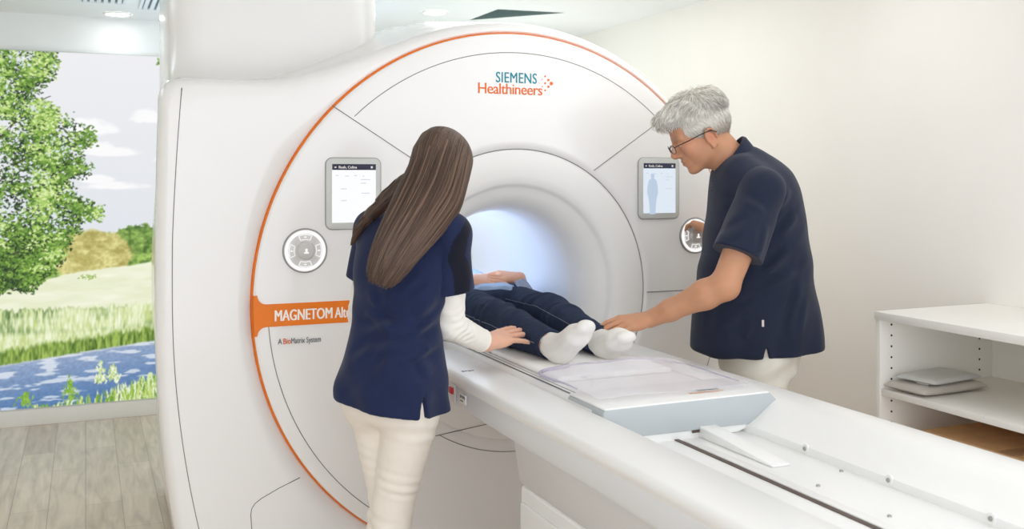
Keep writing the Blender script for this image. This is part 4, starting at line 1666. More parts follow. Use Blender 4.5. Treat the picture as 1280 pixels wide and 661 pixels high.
# ------------------------------------------------------------------ the woman at the near side of the table
def woman():
    o = at(491, 495, 2.85)
    f = nrm([.85, .53, 0])
    r = np.array([f[1], -f[0], 0])
    base = np.array([o[0], o[1], 0])

    def w(a, b, z):
        return base + r * a + f * b + UP * z
    hz = o[2]
    root = thing('person', 'woman with long brown hair in navy scrub top touching the leg of the lying person', 'person', tuple(base))
    R = np.stack([r, f, UP])
    # joints
    hipL, hipR = w(-.074, .0, .80), w(.074, .0, .80)
    kneL, kneR = w(-.040, .030, .455), w(.008, -.010, .455)
    ankL, ankR = w(-.085, -.01, .085), w(.020, -.05, .085)
    shL, shR = w(-.135, .065, 1.245), w(.150, .075, 1.238)
    elL, wrL = w(-.176, .060, .985), w(-.130, .20, .80)
    elR = at(561, 406, 2.90)
    wrR = at(607, 428, 3.06)
    knR = at(640, 417, 3.16)
    neck0, neck1 = w(.0, .070, 1.285), w(.005, .135, 1.365)
    hc = at(551, 213, 2.93)
    # ---- body
    fx = nrm(f * .80 + r * .05 - UP * .60)
    fx = nrm(fx)
    fy = nrm(np.cross(UP, fx))
    fz = np.cross(fx, fy)
    hp, hw, M = head_prims(hc, fx, fy, fz, female=True, sc=.95)
    body = []
    body.append(loft(base, R, [(.74, 0, 0, .125, .075), (.82, 0, -.006, .142, .092), (.90, 0, .002, .132, .085), (1.00, 0, .015, .108, .076), (1.12, 0, .045, .130, .092), (1.20, 0, .06, .145, .090), (1.265, 0, .068, .130, .066), (1.30, 0, .07, .06, .05)], .03))
    body += [rc(hipL, kneL, .072, .045, .03), rc(hipR, kneR, .072, .045, .03), rc(kneL, ankL, .045, .034, .02), rc(kneR, ankR, .045, .034, .02)]
    for a_ in (ankL, ankR):
        body.append(rc(a_ - UP * .045, a_ + f * .14 - UP * .055, .034, .026, .02))
    body += [rc(shL, elL, .044, .036, .02), rc(elL, wrL, .036, .024, .012), rc(shR, elR, .045, .036, .02), rc(elR, wrR, .037, .0245, .012)]
    body += [rc(neck0, neck1, .052, .048, .03), rc(neck1, hc - fz * .04 - fx * .02, .048, .047, .03)]
    body += hp
    dR = nrm(knR - wrR)
    hr, tips = hand(wrR, dR, UP * 1.0 - CFWD * .55 + CRIGHT * .0, 1, [(.05, .08, .08), (.04, .08, .08), (.05, .08, .08), (.10, .10, .08)], sc=1.06, splay=[.08, .02, -.04, -.34], thumb=(.5, .2, .2))
    body += hr
    body.append(rc(wrR, wrR + dR * .03, .0245, .019, .015, flat=None))
    dL = nrm(f * .35 - UP * .9 + r * .1)
    hl, tl = hand(wrL, dL, -r, 1, [(.25, .3, .2)] * 4, sc=.94)
    body += hl
    regs = [(np.minimum(wrR, tips[1]) - .075, np.maximum(wrR, tips[1]) + .075, .0024), (hc - .16, hc + .16, .0032)]
    spots = [(hw(.092, 0, -.06), .022, (196, 110, 104), .8), (hw(.065, .045, -.02), .035, (232, 160, 140), .4), (hw(.065, -.045, -.02), .035, (232, 160, 140), .4)]
    for s in (-1, 1):
        spots.append((hw(.092, s * .03, .024), .013, (90, 64, 50), .8))
    for t_ in tips[:4]:
        spots.append((t_, .009, (236, 176, 164), .6))
    sdf_object('body', body, .006, M_skin_w, root, 1, skin_color((228, 178, 152), spots), regs)
    bd = root.children[-1]
    for s in (-1, 1):
        bm = bmesh.new()
        bmesh.ops.create_uvsphere(bm, u_segments=20, v_segments=14, radius=.0108, matrix=Matrix.Translation(Vector(hw(.0785, s * .031, .001))))
        from_bm('eye', bm, M_eye, root, smooth=True)

    # ---- undershirt: white long sleeves
    def arm_sleeve(sh, el, wr, ra, rb, rc_, wr_f):
        e = el + (wr - el) * wr_f
        axis = nrm(wr - el)
        ax2 = nrm(el - sh)

        def wrinkle(X, Y, Z):
            t1 = (X - el[0]) * axis[0] + (Y - el[1]) * axis[1] + (Z - el[2]) * axis[2]
            g = np.exp(-((t1 - .02) / .07) ** 2)
            return g * .0022 * np.sin(t1 * 260 + 6 * np.sin((X + Z) * 30)) + .0008 * np.sin((X * 90 + Z * 130))
        return [rc(sh, el, ra, rb, .02), rc(el, e, rb, rc_, .016),
                disp(wrinkle, np.minimum(el, wr) - .1, np.maximum(el, wr) + .1)]
    ms = el = None
    us = arm_sleeve(shR, elR, wrR, .050, .0445, .0345, .90)
    e1 = elR + (wrR - elR) * .90
    us.append(plane(e1, wrR - elR, .004))
    o1 = sdf_object('undershirt', us, .0032, M_whitec, root)
    tube('cuff', np.array([e1 - nrm(wrR - elR) * .004 + (.0335 * (math.cos(t) * nrm(np.cross(wrR - elR, UP)) + math.sin(t) * nrm(np.cross(np.cross(wrR - elR, UP), wrR - elR)))) for t in np.linspace(0, 2 * PI, 33)[:-1]]), .0035, M_whitec, o1, 6, True)
    ul = arm_sleeve(shL, elL, wrL, .047, .042, .032, .92)
    ul.append(plane(elL + (wrL - elL) * .92, wrL - elL, .004))
    sdf_object('undershirt', ul, .0045, M_whitec, root)

    # ---- scrub top
    hem = .752
    top = [loft(base, R, [(.70, .003, -.008, .164, .146), (.80, .001, -.011, .158, .142), (.90, .002, .0, .149, .118), (.99, 0, .014, .134, .098), (1.10, 0, .040, .150, .108), (1.19, 0, .058, .163, .106), (1.245, 0, .066, .150, .086), (1.283, 0, .070, .095, .062), (1.30, 0, .07, .06, .05)], .03, n=2.45),
           rc(w(-.11, .064, 1.245), shL, .052, .058, .04), rc(w(.11, .066, 1.24), shR, .052, .060, .04)]
    slR = shR + (elR - shR) * .60
    slL = shL + (elL - shL) * .60
    sleeve = [rc(shR, slR + (elR - shR) * .2, .060, .070, .03), rc(shL, slL + (elL - shL) * .2, .057, .064, .03)]
    top += sleeve
    def cut_sleeve(p, n_, sh):
        n_ = nrm(n_)
        q = p + n_ * .06

        def fn(X, Y, Z):       # removes a short slab beyond the sleeve hem around the arm only
            dx, dy, dz = X - p[0], Y - p[1], Z - p[2]
            t = dx * n_[0] + dy * n_[1] + dz * n_[2]
            rr = np.sqrt(np.maximum(dx * dx + dy * dy + dz * dz - t * t, 0))
            return np.maximum(np.maximum(-t, t - .16), rr - .082)
        return Prim(fn, p - .2, p + .2, .003, '-')
    # build sleeves as their own field so that the hem cut leaves the trunk alone
    def folds(X, Y, Z):
        a_ = (X - base[0]) * r[0] + (Y - base[1]) * r[1]
        b_ = (X - base[0]) * f[0] + (Y - base[1]) * f[1]
        g = np.exp(-((Z - .90) / .15) ** 2)
        g2 = np.exp(-((Z - 1.13) / .10) ** 2)
        flare = np.clip((.95 - Z) / .2, 0, 1)
        return (.0042 * g * np.sin(a_ * 46 + (Z - .9) * 34 + 1.2 * np.sin(Z * 24)) + .0030 * g2 * np.sin(a_ * 38 - Z * 30 + b_ * 20)
                + .0050 * flare * np.sin(np.arctan2(b_, a_) * 7 + 1.0))
    lo_, hi_ = base + np.array([-.35, -.35, .6]), base + np.array([.35, .35, 1.4])
    zb = 2.755
    cr = [((452, 392), (492, 412), 1), ((447, 420), (498, 404), .9), ((462, 440), (520, 425), .8), ((548, 398), (512, 418), 1), ((552, 428), (500, 452), .9), ((545, 372), (520, 396), .7),
          ((440, 455), (470, 430), .8), ((470, 470), (500, 440), .6), ((540, 470), (520, 440), .6), ((455, 362), (470, 388), .8), ((530, 340), (500, 362), .5), ((452, 330), (470, 350), .5)]
    trunk = [top[0], top[1], top[2], disp(folds, lo_, hi_)] + creases([(at(a_[0], a_[1], zb), at(b_[0], b_[1], zb), s_) for a_, b_, s_ in cr], .0125, .012)
    pb = w(0, 0, hem)
    trunk.append(plane(pb + UP * .0, -UP - r * .13 - f * .05, .004))
    # side slit at the hem
    slit = w(.150, -.052, hem - .02)
    sl_n = nrm(r)
    def slit_fn(X, Y, Z):
        d = (X - slit[0]) * f[0] + (Y - slit[1]) * f[1]
        a_ = (X - base[0]) * r[0] + (Y - base[1]) * r[1]
        h_ = np.clip((hem + .055 - Z) / .08, 0, 1)
        return np.maximum(np.maximum(np.abs(d) - .017 * h_, Z - hem - .05), .10 - a_)
    trunk.append(Prim(slit_fn, slit - .2, slit + .2, .002, '-'))
    neckhole = [rc(neck0 + UP * .01 - f * .01, neck1 + UP * .05, .060, .075, .01, '-')]
    trunk += neckhole
    navy, dark, blk = L3((30, 40, 72)), L3((28, 37, 66)), L3((20, 22, 36))

    def top_col(V):
        out = np.tile(navy, (len(V), 1))
        return out
    ot = sdf_object('scrub_top', trunk, .0042, M_navy, root, 1, top_col)
    camdir = CFWD

    def sl_col(V):
        out = np.tile(navy, (len(V), 1))
        # black inset panel on the outside of the right sleeve
        rel = V - shR
        t = rel @ nrm(elR - shR)
        side = rel @ CRIGHT
        front = rel @ CFWD
        bnd = np.interp(t, [-.05, .0, .05, .10, .2], [.05, .012, -.004, .012, .018])
        m = (side > bnd) & (side < bnd + .040 + .01 * np.sin(t * 20)) & (front < .03) & (t > -.055)
        out[m] = blk
        return out
    for (sh, el_, p, ra, rb, base_pt) in ((shR, elR, slR, .062, .079, w(.11, .068, 1.225)), (shL, elL, slL, .058, .064, w(-.12, .066, 1.225))):
        d_ = nrm(el_ - sh)

        def sfold(X, Y, Z, sh=sh, d_=d_):
            t = (X - sh[0]) * d_[0] + (Y - sh[1]) * d_[1] + (Z - sh[2]) * d_[2]
            return .003 * np.clip(t / .1, 0, 1) * np.sin((X - Y) * 62 + t * 18)
        s_ = [rc(base_pt, sh, .050, ra - .004, .03), rc(sh, p + d_ * .05, ra - .004, rb, .03), disp(sfold, np.minimum(sh, p) - .12, np.maximum(sh, p) + .12), plane(p, d_ + r * .12 * (1 if sh is shR else -1), .003)]
        so = sdf_object('sleeve', s_, .0036, M_navy, ot, 1, sl_col if sh is shR else top_col)
    # ---- trousers
    def tfold(X, Y, Z):
        g = np.exp(-((Z - .46) / .08) ** 2) * .0038 + np.exp(-((Z - .66) / .05) ** 2) * .0016 + .0005
        a_ = (X - base[0]) * CRIGHT[0] + (Y - base[1]) * CRIGHT[1]
        return g * np.sin(Z * 165 + a_ * 26 + 2.0 * np.sin(Z * 23 + a_ * 9)) * np.clip(.55 + .9 * np.sin(Z * 37 + a_ * 14), 0, 1)
    tr = [loft(base, R, [(.70, 0, -.004, .135, .095), (.76, 0, -.012, .152, .112), (.83, 0, -.010, .154, .112), (.90, 0, .0, .136, .092), (.97, 0, .012, .112, .076)], .03, n=2.1),
          rc(w(.064, -.044, .770), w(.062, -.028, .72), .070, .064, .03), rc(w(-.064, -.044, .770), w(-.062, -.028, .72), .070, .064, .03),
          rc(hipL - UP * .04, kneL, .080, .056, .012), rc(hipR - UP * .06, kneR, .081, .058, .012),
          rc(kneL, ankL + UP * .02, .056, .044, .02), rc(kneR, ankR + UP * .02, .057, .045, .02),
          disp(tfold, base + np.array([-.3, -.3, .1]), base + np.array([.3, .3, .98])), plane(w(0, 0, .085), -UP, .004)]
    ot2 = sdf_object('trousers', tr, .0045, M_trouser_w, root)
    for a_ in (ankL, ankR):
        sp = [rc(a_ - UP * .05 - f * .02, a_ + f * .15 - UP * .055, .041, .035, .02), rc(a_ - UP * .005, a_ - UP * .05, .044, .044, .02), plane(np.array([0, 0, .001]), -UP, .003)]
        sdf_object('shoe', sp, .005, M_shoe, root)

    # ---- hair: base volume plus strands
    back = -fx
    lat = CRIGHT
    cen = [(558, 181, 2.93), (556, 206, 2.905), (546, 232, 2.87), (531, 258, 2.805), (514, 283, 2.735), (497, 308, 2.700), (484, 332, 2.690), (473, 355, 2.690)]
    cen = [at(*c) for c in cen]
    wid = [.052, .083, .092, .088, .077, .066, .056, .040]
    dep = [.050, .076, .080, .062, .040, .030, .026, .016]
    tt = np.linspace(0, 1, 8)
    T = np.linspace(0, 1, 40)
    Cn = np.stack([np.interp(T, tt, [c[i] for c in cen]) for i in range(3)], 1)
    ker = np.hanning(9)
    ker /= ker.sum()
    Cn = np.stack([np.convolve(np.pad(Cn[:, i], 4, mode='reflect', reflect_type='odd'), ker, 'valid') for i in range(3)], 1)
    Wn = np.interp(T, tt, wid)
    Dn = np.interp(T, tt, dep)
    tang = np.gradient(Cn, axis=0)
    tang /= np.linalg.norm(tang, axis=1)[:, None]
    toward = -CFWD + UP * .25
    latn, outn = [], []
    for t_ in tang:
        o_ = toward - t_ * (toward @ t_)
        o_ = nrm(o_)
        latn.append(nrm(np.cross(t_, o_)))
        outn.append(o_)
    latn, outn = np.array(latn), np.array(outn)
    g = np.random.default_rng(3)
    # inner volume
    HR = np.array((.101, .083, .091))
    hcc = hw(-.016, 0, .034)
    hv = [ell(hcc, HR * .965, M, .01)]
    for i in range(11, 34, 2):
        j_ = min(i + 2, 39)
        d_ = (outn[i] + outn[j_])
        tp = min(1, .62 + .05 * (i - 11))
        hv.append(rc(Cn[i], Cn[j_], Wn[i] * .80 * tp - .004, Wn[j_] * .80 * min(1, tp + .1) - .004, .012, flat=(nrm(d_), max(Dn[i] / Wn[i] * .72, .2))))
    # keep the face clear
    hv.append(ell(hw(.098, 0, -.045), (.085, .066, .095), M, .012, '-'))
    # lock falling over the left shoulder
    ll = [at(*c) for c in ((530, 206, 2.93), (506, 230, 2.92), (484, 249, 2.91), (465, 266, 2.90), (449, 284, 2.905), (440, 305, 2.915))]
    for i in range(5):
        hv.append(rc(ll[i], ll[i + 1], [.018, .026, .023, .017, .011][i], [.026, .023, .017, .011, .005][i], .012))
    hc_ = L3((70, 52, 42))

    def hcol(V):
        return np.tile(L3((78, 60, 49)), (len(V), 1))
    oh = sdf_object('hair', hv, .004, M_hairb, root, 2, hcol)
    paths, rads, cols = [], [], []
    crown = nrm(fz * .93 + fx * .10 - CRIGHT * .0)
    for k in range(3400):
        th = g.uniform(-1, 1) * 1.80
        ph = g.uniform(.93, 1.03) if g.random() < .92 else g.uniform(1.0, 1.07)
        e1_ = int(np.clip(g.normal(35.8, 3.0), 24, 39)) - int(1.5 * abs(th) ** 2)
        s = th + g.normal(0, .03) * T * 2 + .05 * np.sin(T * 7 + g.uniform(0, 6)) * T
        fall = Cn + latn * (Wn * np.sin(s) * ph)[:, None] + outn * (Dn * np.cos(s) * ph)[:, None]
        d0 = nrm(outn[10] * math.cos(th) + latn[10] * math.sin(th))
        d0 = nrm(d0 - crown * (d0 @ crown))
        H_ = []
        for el_ in np.radians(np.linspace(g.uniform(80, 91), 18, 20)):
            v_ = d0 * math.cos(el_) + crown * math.sin(el_)
            k_ = 1 / math.sqrt(sum((M[i] @ v_ / HR[i]) ** 2 for i in range(3)))
            H_.append(hcc + v_ * k_ * (1.0 + .03 * (ph - .95)))
        P = np.concatenate([np.array(H_), fall[13:e1_ + 1]])
        P[-1] = P[-2] + (P[-1] - P[-2]) * g.uniform(.1, 1.6)
        for _ in range(3):
            P[1:-1] = .25 * P[:-2] + .5 * P[1:-1] + .25 * P[2:]
        paths.append(P)
        rads.append(np.interp(np.linspace(0, 1, len(P)), [0, .02, .75, 1], [.0012, .0017, .0015, .0003]) * g.uniform(.6, 1.25))
        c_ = L3((84, 65, 54)) * g.uniform(.5, 1.2) if g.random() < .70 else L3((122, 97, 79)) * g.uniform(.7, 1.15)
        cols.append(c_)
    # short strands over the front of the crown, falling to both sides
    for k in range(700):
        th = g.uniform(-PI, PI)
        d0 = nrm(fx * math.cos(th) + fy * math.sin(th))
        if d0 @ fx > .55 or d0 @ (-CFWD) > -.15:
            continue
        P = []
        for el_ in np.radians(np.linspace(88, g.uniform(5, 30), 10)):
            v_ = d0 * math.cos(el_) + fz * math.sin(el_)
            k_ = 1 / math.sqrt(sum((M[i] @ v_ / HR[i]) ** 2 for i in range(3)))
            P.append(hcc + v_ * k_ * .998)
        paths.append(np.array(P))
        rads.append(np.full(10, .0016) * g.uniform(.7, 1.2))
        cols.append(L3((84, 65, 54)) * g.uniform(.5, 1.2) if g.random() < .75 else L3((120, 94, 76)) * g.uniform(.7, 1.1))
    LL = np.array(ll)
    for k in range(420):
        q = np.linspace(0, 1, 14)
        base_ = np.stack([np.interp(q, np.linspace(0, 1, 6), LL[:, i]) for i in range(3)], 1)
        wd_ = np.interp(q, [0, .2, .5, 1], [.018, .026, .021, .005])
        th = g.uniform(0, 2 * PI)
        n1_, n2_ = nrm(UP + CRIGHT), -CFWD
        P = base_ + (wd_ * 1.0)[:, None] * (math.cos(th) * n1_ + math.sin(th) * n2_) * g.uniform(.97, 1.15)
        paths.append(P)
        rads.append(np.interp(q, [0, .7, 1], [.0019, .0015, .0003]))
        cols.append(L3((84, 65, 54)) * g.uniform(.55, 1.3))
    lift_out(oh, paths, .0020)
    VV, FF = tube_arrays(paths, rads, 5)
    CC = np.concatenate([np.tile(c, (len(p) * 5, 1)) for p, c in zip(paths, cols)])
    st_ = from_np('hair_strands', VV, FF, M_hairb, oh, colors=CC)
    st_['kind'] = 'stuff'
    return root


# ------------------------------------------------------------------ the man on the far side of the table
def man():
    z0 = 3.45
    fh = -CRIGHT                      # the way he faces (horizontal)
    lf = -CFWD                        # his left, towards the viewer
    hip = at(946, 470, z0)
    base = np.array([hip[0], hip[1], 0])
    root = thing('person', 'grey-haired man with glasses in dark navy polo shirt leaning over the table', 'person', tuple(base))
    R = np.stack([lf, fh, UP])

    def w(l, fr, z):
        return base + lf * l + fh * fr + UP * z
    sc = z0 / FPX

    def px(u, v, l=0.0):
        return at(u, v, z0 - l)
    hcen = px(876, 168)
    pitch = math.radians(27)
    fx = fh * math.cos(pitch) - UP * math.sin(pitch)
    fz = fh * math.sin(pitch) + UP * math.cos(pitch)
    fy = np.cross(fz, fx)
    hp, hw, M = head_prims(hcen, fx, fy, fz, sc=1.04)
    shL, shR = px(953, 238, .185), px(938, 232, -.185)
    elL = px(906, 357, .27)
    wrL = at(812, 399, 3.28)
    knL = at(776, 402.5, 3.22)
    elR = at(917, 318, 3.70)
    wrR = at(888, 288, 3.79)
    neck0, neck1 = px(914, 202), px(894, 184)
    hL, hR = w(.082, .0, .90), w(-.082, .0, .90)
    kL, kR = w(.10, .02, .50), w(-.10, .03, .50)
    aL, aR = w(.11, -.02, .09), w(-.11, -.01, .09)
    body = [loft(base, R, [(.84, 0, 0, .140, .105), (.94, 0, .0, .150, .115), (1.05, 0, .01, .150, .115), (1.18, 0, .03, .160, .120), (1.30, 0, .03, .165, .110), (1.37, 0, .035, .14, .085), (1.42, 0, .06, .08, .05)], .03)]
    body += [rc(hL, kL, .076, .058, .02), rc(hR, kR, .076, .058, .02), rc(kL, aL, .058, .040, .02), rc(kR, aR, .058, .040, .02)]
    for a_ in (aL, aR):
        body.append(rc(a_ - UP * .045, a_ + fh * .15 - UP * .055, .036, .028, .02))
    body += [rc(shL, elL, .055, .046, .02)]
    # forearm with a real muscle belly
    ax = nrm(wrL - elL)
    body += [rc(elL, elL + ax * .07, .044, .047, .02), rc(elL + ax * .07, elL + ax * .2, .047, .034, .02), rc(elL + ax * .2, wrL, .034, .0285, .02), ell(elL + np.array([0, 0, -.012]) - ax * .01, (.030, .030, .030), None, .02)]
    body += [rc(shR, elR, .052, .044, .02), rc(elR, wrR, .042, .028, .02)]
    body += [rc(neck0, neck1, .064, .060, .03), rc(neck1, hcen - fz * .03 - fx * .02, .062, .062, .03)]
    body += hp
    dL = nrm(knL - wrL + np.array([0, 0, -.004]))
    hl, tl = hand(wrL + dL * .008, dL, UP * .9 - CFWD * .45, -1, [(.30, .30, .25), (.28, .30, .22), (.30, .30, .2), (.34, .32, .2)], sc=1.06, thumb=(.42, .25, .2))
    body += hl
    dR = nrm(at(876, 282, 3.85) - wrR)
    hr, tr_ = hand(wrR, dR, UP * .8 + CRIGHT * .4 + CFWD * -.2, -1, [(.25, .25, .2), (.4, .4, .3), (.6, .5, .4), (.7, .6, .4)], sc=1.0)
    body += hr
    spots = [(hw(.092, 0, -.06), .020, (178, 104, 92), .75), (hw(.110, 0, -.025), .018, (214, 140, 116), .5), (hw(.06, .045, -.02), .035, (216, 150, 124), .5),
             (hw(-.010, .083, -.02), .026, (206, 132, 106), .45)]
    for s in (-1, 1):
        for q in (.016, .034):
            spots.append((hw(.092 - (q > .03) * .008, s * q, .026), .011, (150, 130, 116), .6))
    for t_ in tl[:4]:
        spots.append((t_, .010, (222, 164, 146), .6))
    regs = [(np.minimum(wrL, tl[1]) - .08, np.maximum(wrL, tl[1]) + .08, .0024), (hcen - .165, hcen + .165, .0026), (np.minimum(wrR, tr_[0]) - .09, np.maximum(wrR, tr_[0]) + .09, .003)]
    sdf_object('body', body, .0055, M_skin_m, root, 1, skin_color((196, 144, 112), spots), regs)
    for s in (-1, 1):
        bm = bmesh.new()
        bmesh.ops.create_uvsphere(bm, u_segments=20, v_segments=14, radius=.0116, matrix=Matrix.Translation(Vector(hw(.0785, s * .031, .001))))
        e = from_bm('eye', bm, M_eye, root, smooth=True)
        bm = bmesh.new()
        bmesh.ops.create_uvsphere(bm, u_segments=14, v_segments=10, radius=.0060, matrix=Matrix.Translation(Vector(hw(.0846, s * .031, -.001))))
        from_bm('iris', bm, M_iris, e, smooth=True)

    # ---- polo shirt
    def secs():
        # (z, front edge u, back edge u, half breadth)
        rows = [(440, 862, 1028, .185), (418, 864, 1026, .186), (380, 868, 1020, .184), (340, 874, 1013, .186), (300, 880, 1008, .192), (260, 886, 1001, .200), (235, 888, 996, .198), (214, 890, 987, .165), (200, 896, 972, .105), (190, 906, 955, .070), (183, 916, 944, .04)]
        out = []
        for v, u0, u1, hb in rows:
            z = 1.4 - (v - HOR) * sc
            c0, c1 = (hip - px(u0, v)) @ CRIGHT, (hip - px(u1, v)) @ CRIGHT
            out.append((z, 0, (c0 + c1) / 2, hb, abs(c0 - c1) / 2))
        return out
    hemz = 1.4 - (437 - HOR) * sc

    def pf(X, Y, Z):
        a_ = (X - base[0]) * fh[0] + (Y - base[1]) * fh[1]
        g = np.clip((1.12 - Z) / .3, 0, 1)
        return .0045 * g * np.sin(a_ * 55 + Z * 11) + .003 * np.sin(a_ * 30 - Z * 42) * np.exp(-((Z - 1.12) / .12) ** 2)
    trunk = [loft(base, R, secs(), .03, n=2.25),
             rc(px(928, 214, .10), shL, .055, .066, .04), rc(px(920, 212, -.10), shR, .055, .064, .04),
             disp(pf, base + np.array([-.4, -.4, .6]), base + np.array([.4, .4, 1.5])),
             ] + creases([(px(a_[0], a_[1], .18), px(b_[0], b_[1], .18), s_) for a_, b_, s_ in (((952, 345), (988, 312), 1), ((950, 362), (998, 338), .8), ((905, 402), (945, 378), .7), ((985, 425), (1005, 350), .7), ((1000, 420), (1012, 372), .6), ((895, 425), (905, 385), .6), ((930, 425), (940, 398), .5), ((968, 262), (988, 236), .6), ((972, 296), (998, 268), .8), ((915, 345), (905, 375), .7), ((893, 245), (915, 262), .5), ((892, 270), (912, 285), .5))], .013, .014) + [
             plane(at(948, 436, z0), -UP - fh * .06 - lf * .02, .004)]
    slit = px(955, 430, .15)

    def slit_fn(X, Y, Z):
        d = (X - slit[0]) * fh[0] + (Y - slit[1]) * fh[1]
        l_ = (X - base[0]) * lf[0] + (Y - base[1]) * lf[1]
        h_ = np.clip((hemz + .045 - Z) / .05, 0, 1)
        return np.maximum(np.maximum(np.abs(d) - .012 * h_, Z - hemz - .04), .05 - l_)
    trunk.append(Prim(slit_fn, slit - .2, slit + .2, .002, '-'))
    trunk.append(rc(neck0 + (neck1 - neck0) * .1, neck1 + (neck1 - neck0) * 1.2, .062, .075, .01, '-'))
    op = sdf_object('polo_shirt', trunk, .0045, M_polo, root)
    # sleeves
    for sh, el_, fr, bp in ((shL, elL, .68, px(940, 226, .13)), (shR, elR, .62, px(928, 224, -.13))):
        d_ = nrm(el_ - sh)
        p = sh + (el_ - sh) * fr

        def sfold(X, Y, Z, sh=sh, d_=d_):
            t = (X - sh[0]) * d_[0] + (Y - sh[1]) * d_[1] + (Z - sh[2]) * d_[2]
            return .0035 * np.clip(t / .12, 0, 1) * np.sin((X + Y) * 48 + t * 15)
        s_ = [rc(bp, sh, .060, .068, .03), rc(sh, p + d_ * .06, .070, .088, .03), disp(sfold, np.minimum(sh, p) - .13, np.maximum(sh, p) + .13)] + (creases([(px(a_[0], a_[1], .26), px(b_[0], b_[1], .26), s_) for a_, b_, s_ in (((905, 300), (940, 275), .8), ((900, 318), (930, 300), .7), ((945, 320), (958, 280), .8), ((930, 250), (955, 268), .5))], .010, .012) if sh is shL else []) + [ plane(p, d_ - UP * .05, .003)]
        so = sdf_object('sleeve', s_, .0042, M_polo, op)
        if sh is shL:
            tube('sleeve_hem', snap(so, [p - d_ * .020 + .11 * (lf * math.cos(t) + fh * math.sin(t)) for t in np.linspace(-.75, 1.0, 20)], .0002), .0010, M_seamw, so, 5)
            ah = [px(u_, v_, .24) for u_, v_ in ((938, 203), (952, 206), (966, 214), (976, 228), (982, 246), (981, 264), (974, 280))]
            ah = np.array(ah)
            tq = np.linspace(0, 1, 30)
            ah = np.stack([np.interp(tq, np.linspace(0, 1, 7), ah[:, i_]) for i_ in range(3)], 1)
    # collar: a folded band round the neck
    nd = nrm(fh * .72 + UP * .69)
    c0 = px(915, 200)
    s1 = nrm(fh * .69 - UP * .72)
    s2 = nrm(np.cross(nd, s1))
    n = 64
    rows = [(.078, -.040), (.100, -.046), (.101, -.040), (.093, -.012), (.082, .012), (.077, .022), (.073, .020), (.071, -.02)]
    V = []
    for rr, hh in rows:
        for k in range(n):
            t = 2 * PI * k / n
            point = max(math.cos(t), 0) ** 6
            back_ = max(-math.cos(t), 0)
            h2 = hh - (.030 if hh < 0 else .012) * point - (.0 if hh < 0 else -.010) * back_
            if hh < -.005 and rr > .08:
                rr_ = rr - .016 * back_
                h2 -= .010 * back_
            else:
                rr_ = rr
            V.append(c0 + s1 * (math.cos(t) * rr_ * 1.10) + s2 * math.sin(t) * rr_ * 1.0 + nd * h2)
    F = []
    for a_ in range(len(rows) - 1):
        for k in range(n):
            F.append((a_ * n + k, a_ * n + (k + 1) % n, (a_ + 1) * n + (k + 1) % n, (a_ + 1) * n + k))
    from_np('collar', np.array(V), np.array(F), M_polo, op)
    for v_ in (226, 238):
        bm = bmesh.new()
        bmesh.ops.create_uvsphere(bm, u_segments=12, v_segments=8, radius=.005, matrix=Matrix.Translation(Vector(px(890.5 - (v_ - 226) * .1, v_, .02))))
        from_bm('button', bm, M_button, op, smooth=True)
    tg = px(953.5, 404, .187)
    bm = bmesh.new()
    add_box(bm, -.0035, .0035, -.003, .003, -.011, .011)
    bmesh.ops.transform(bm, matrix=Matrix.Translation(Vector(tg)) @ Matrix.Rotation(-YAW, 4, 'Z'), verts=bm.verts)
    from_bm('side_label', bm, M_tag, op)
    # ---- trousers
    def tf(X, Y, Z):
        a_ = (X - base[0]) * fh[0] + (Y - base[1]) * fh[1]
        return .0032 * np.sin(a_ * 40 + Z * 30 + 2 * np.sin(Z * 17)) * (Z < 1) + .002 * np.sin(Z * 80 + a_ * 20)
    tr = [loft(base, R, [(.72, 0, -.0, .158, .128), (.80, 0, -.008, .166, .142), (.88, 0, -.005, .164, .140), (.96, 0, 0, .155, .125), (1.02, 0, 0, .155, .115)], .03),
          rc(hL - UP * .06, kL, .092, .074, .02), rc(hR - UP * .06, kR, .092, .074, .02), rc(kL, aL, .076, .062, .02), rc(kR, aR, .076, .062, .02),
          disp(tf, base + np.array([-.3, -.3, .0]), base + np.array([.3, .3, 1.1])), plane(w(0, 0, .05), -UP, .004)]
    ot = sdf_object('trousers', tr, .006, M_trouser_m, root)
    P = [w(.150, -.075 + .02 * math.sin(q * 2), .80 - .15 * q) for q in np.linspace(0, 1, 8)]
    for a_ in (aL, aR):
        sp = [rc(a_ - UP * .05 - fh * .03, a_ + fh * .17 - UP * .055, .045, .037, .02), rc(a_ - UP * .0, a_ - UP * .05, .05, .048, .02), plane(np.array([0, 0, .001]), -UP, .003)]
        sdf_object('shoe', sp, .006, M_shoe, root)

    # ---- hair
    cap = [ell(hw(-.016, 0, .036), np.array((.104, .084, .091)) * 1.04, M, .01),
           ell(hw(.020, 0, .098), np.array((.084, .060, .036)) * 1.04, M, .03),
           ell(hw(.080, .006, .092), np.array((.030, .052, .024)) * 1.04, M, .02),
           ell(hw(-.030, 0, .098), np.array((.056, .058, .036)) * 1.04, M, .03),
           ell(hw(-.070, 0, .080), np.array((.046, .056, .042)) * 1.04, M, .03)]
    # hairline: keep hair behind the face and above the ears and nape
    cap.append(ell(hw(.125, 0, -.010), (.075, .12, .088), M, .008, '-'))
    cap.append(ell(hw(.07, 0, -.09), (.108, .14, .100), M, .008, '-'))
    cap.append(rc(hw(-.035, .12, -.095), hw(-.035, -.12, -.095), .070, .070, .008, '-'))
    cap.append(plane(hw(0, 0, -.055), -fz - fx * .25, .006))
    for s in (-1, 1):
        cap.append(ell(hw(-.008, s * .084, -.018), (.026, .02, .038), M, .004, '-'))
    g = np.random.default_rng(5)

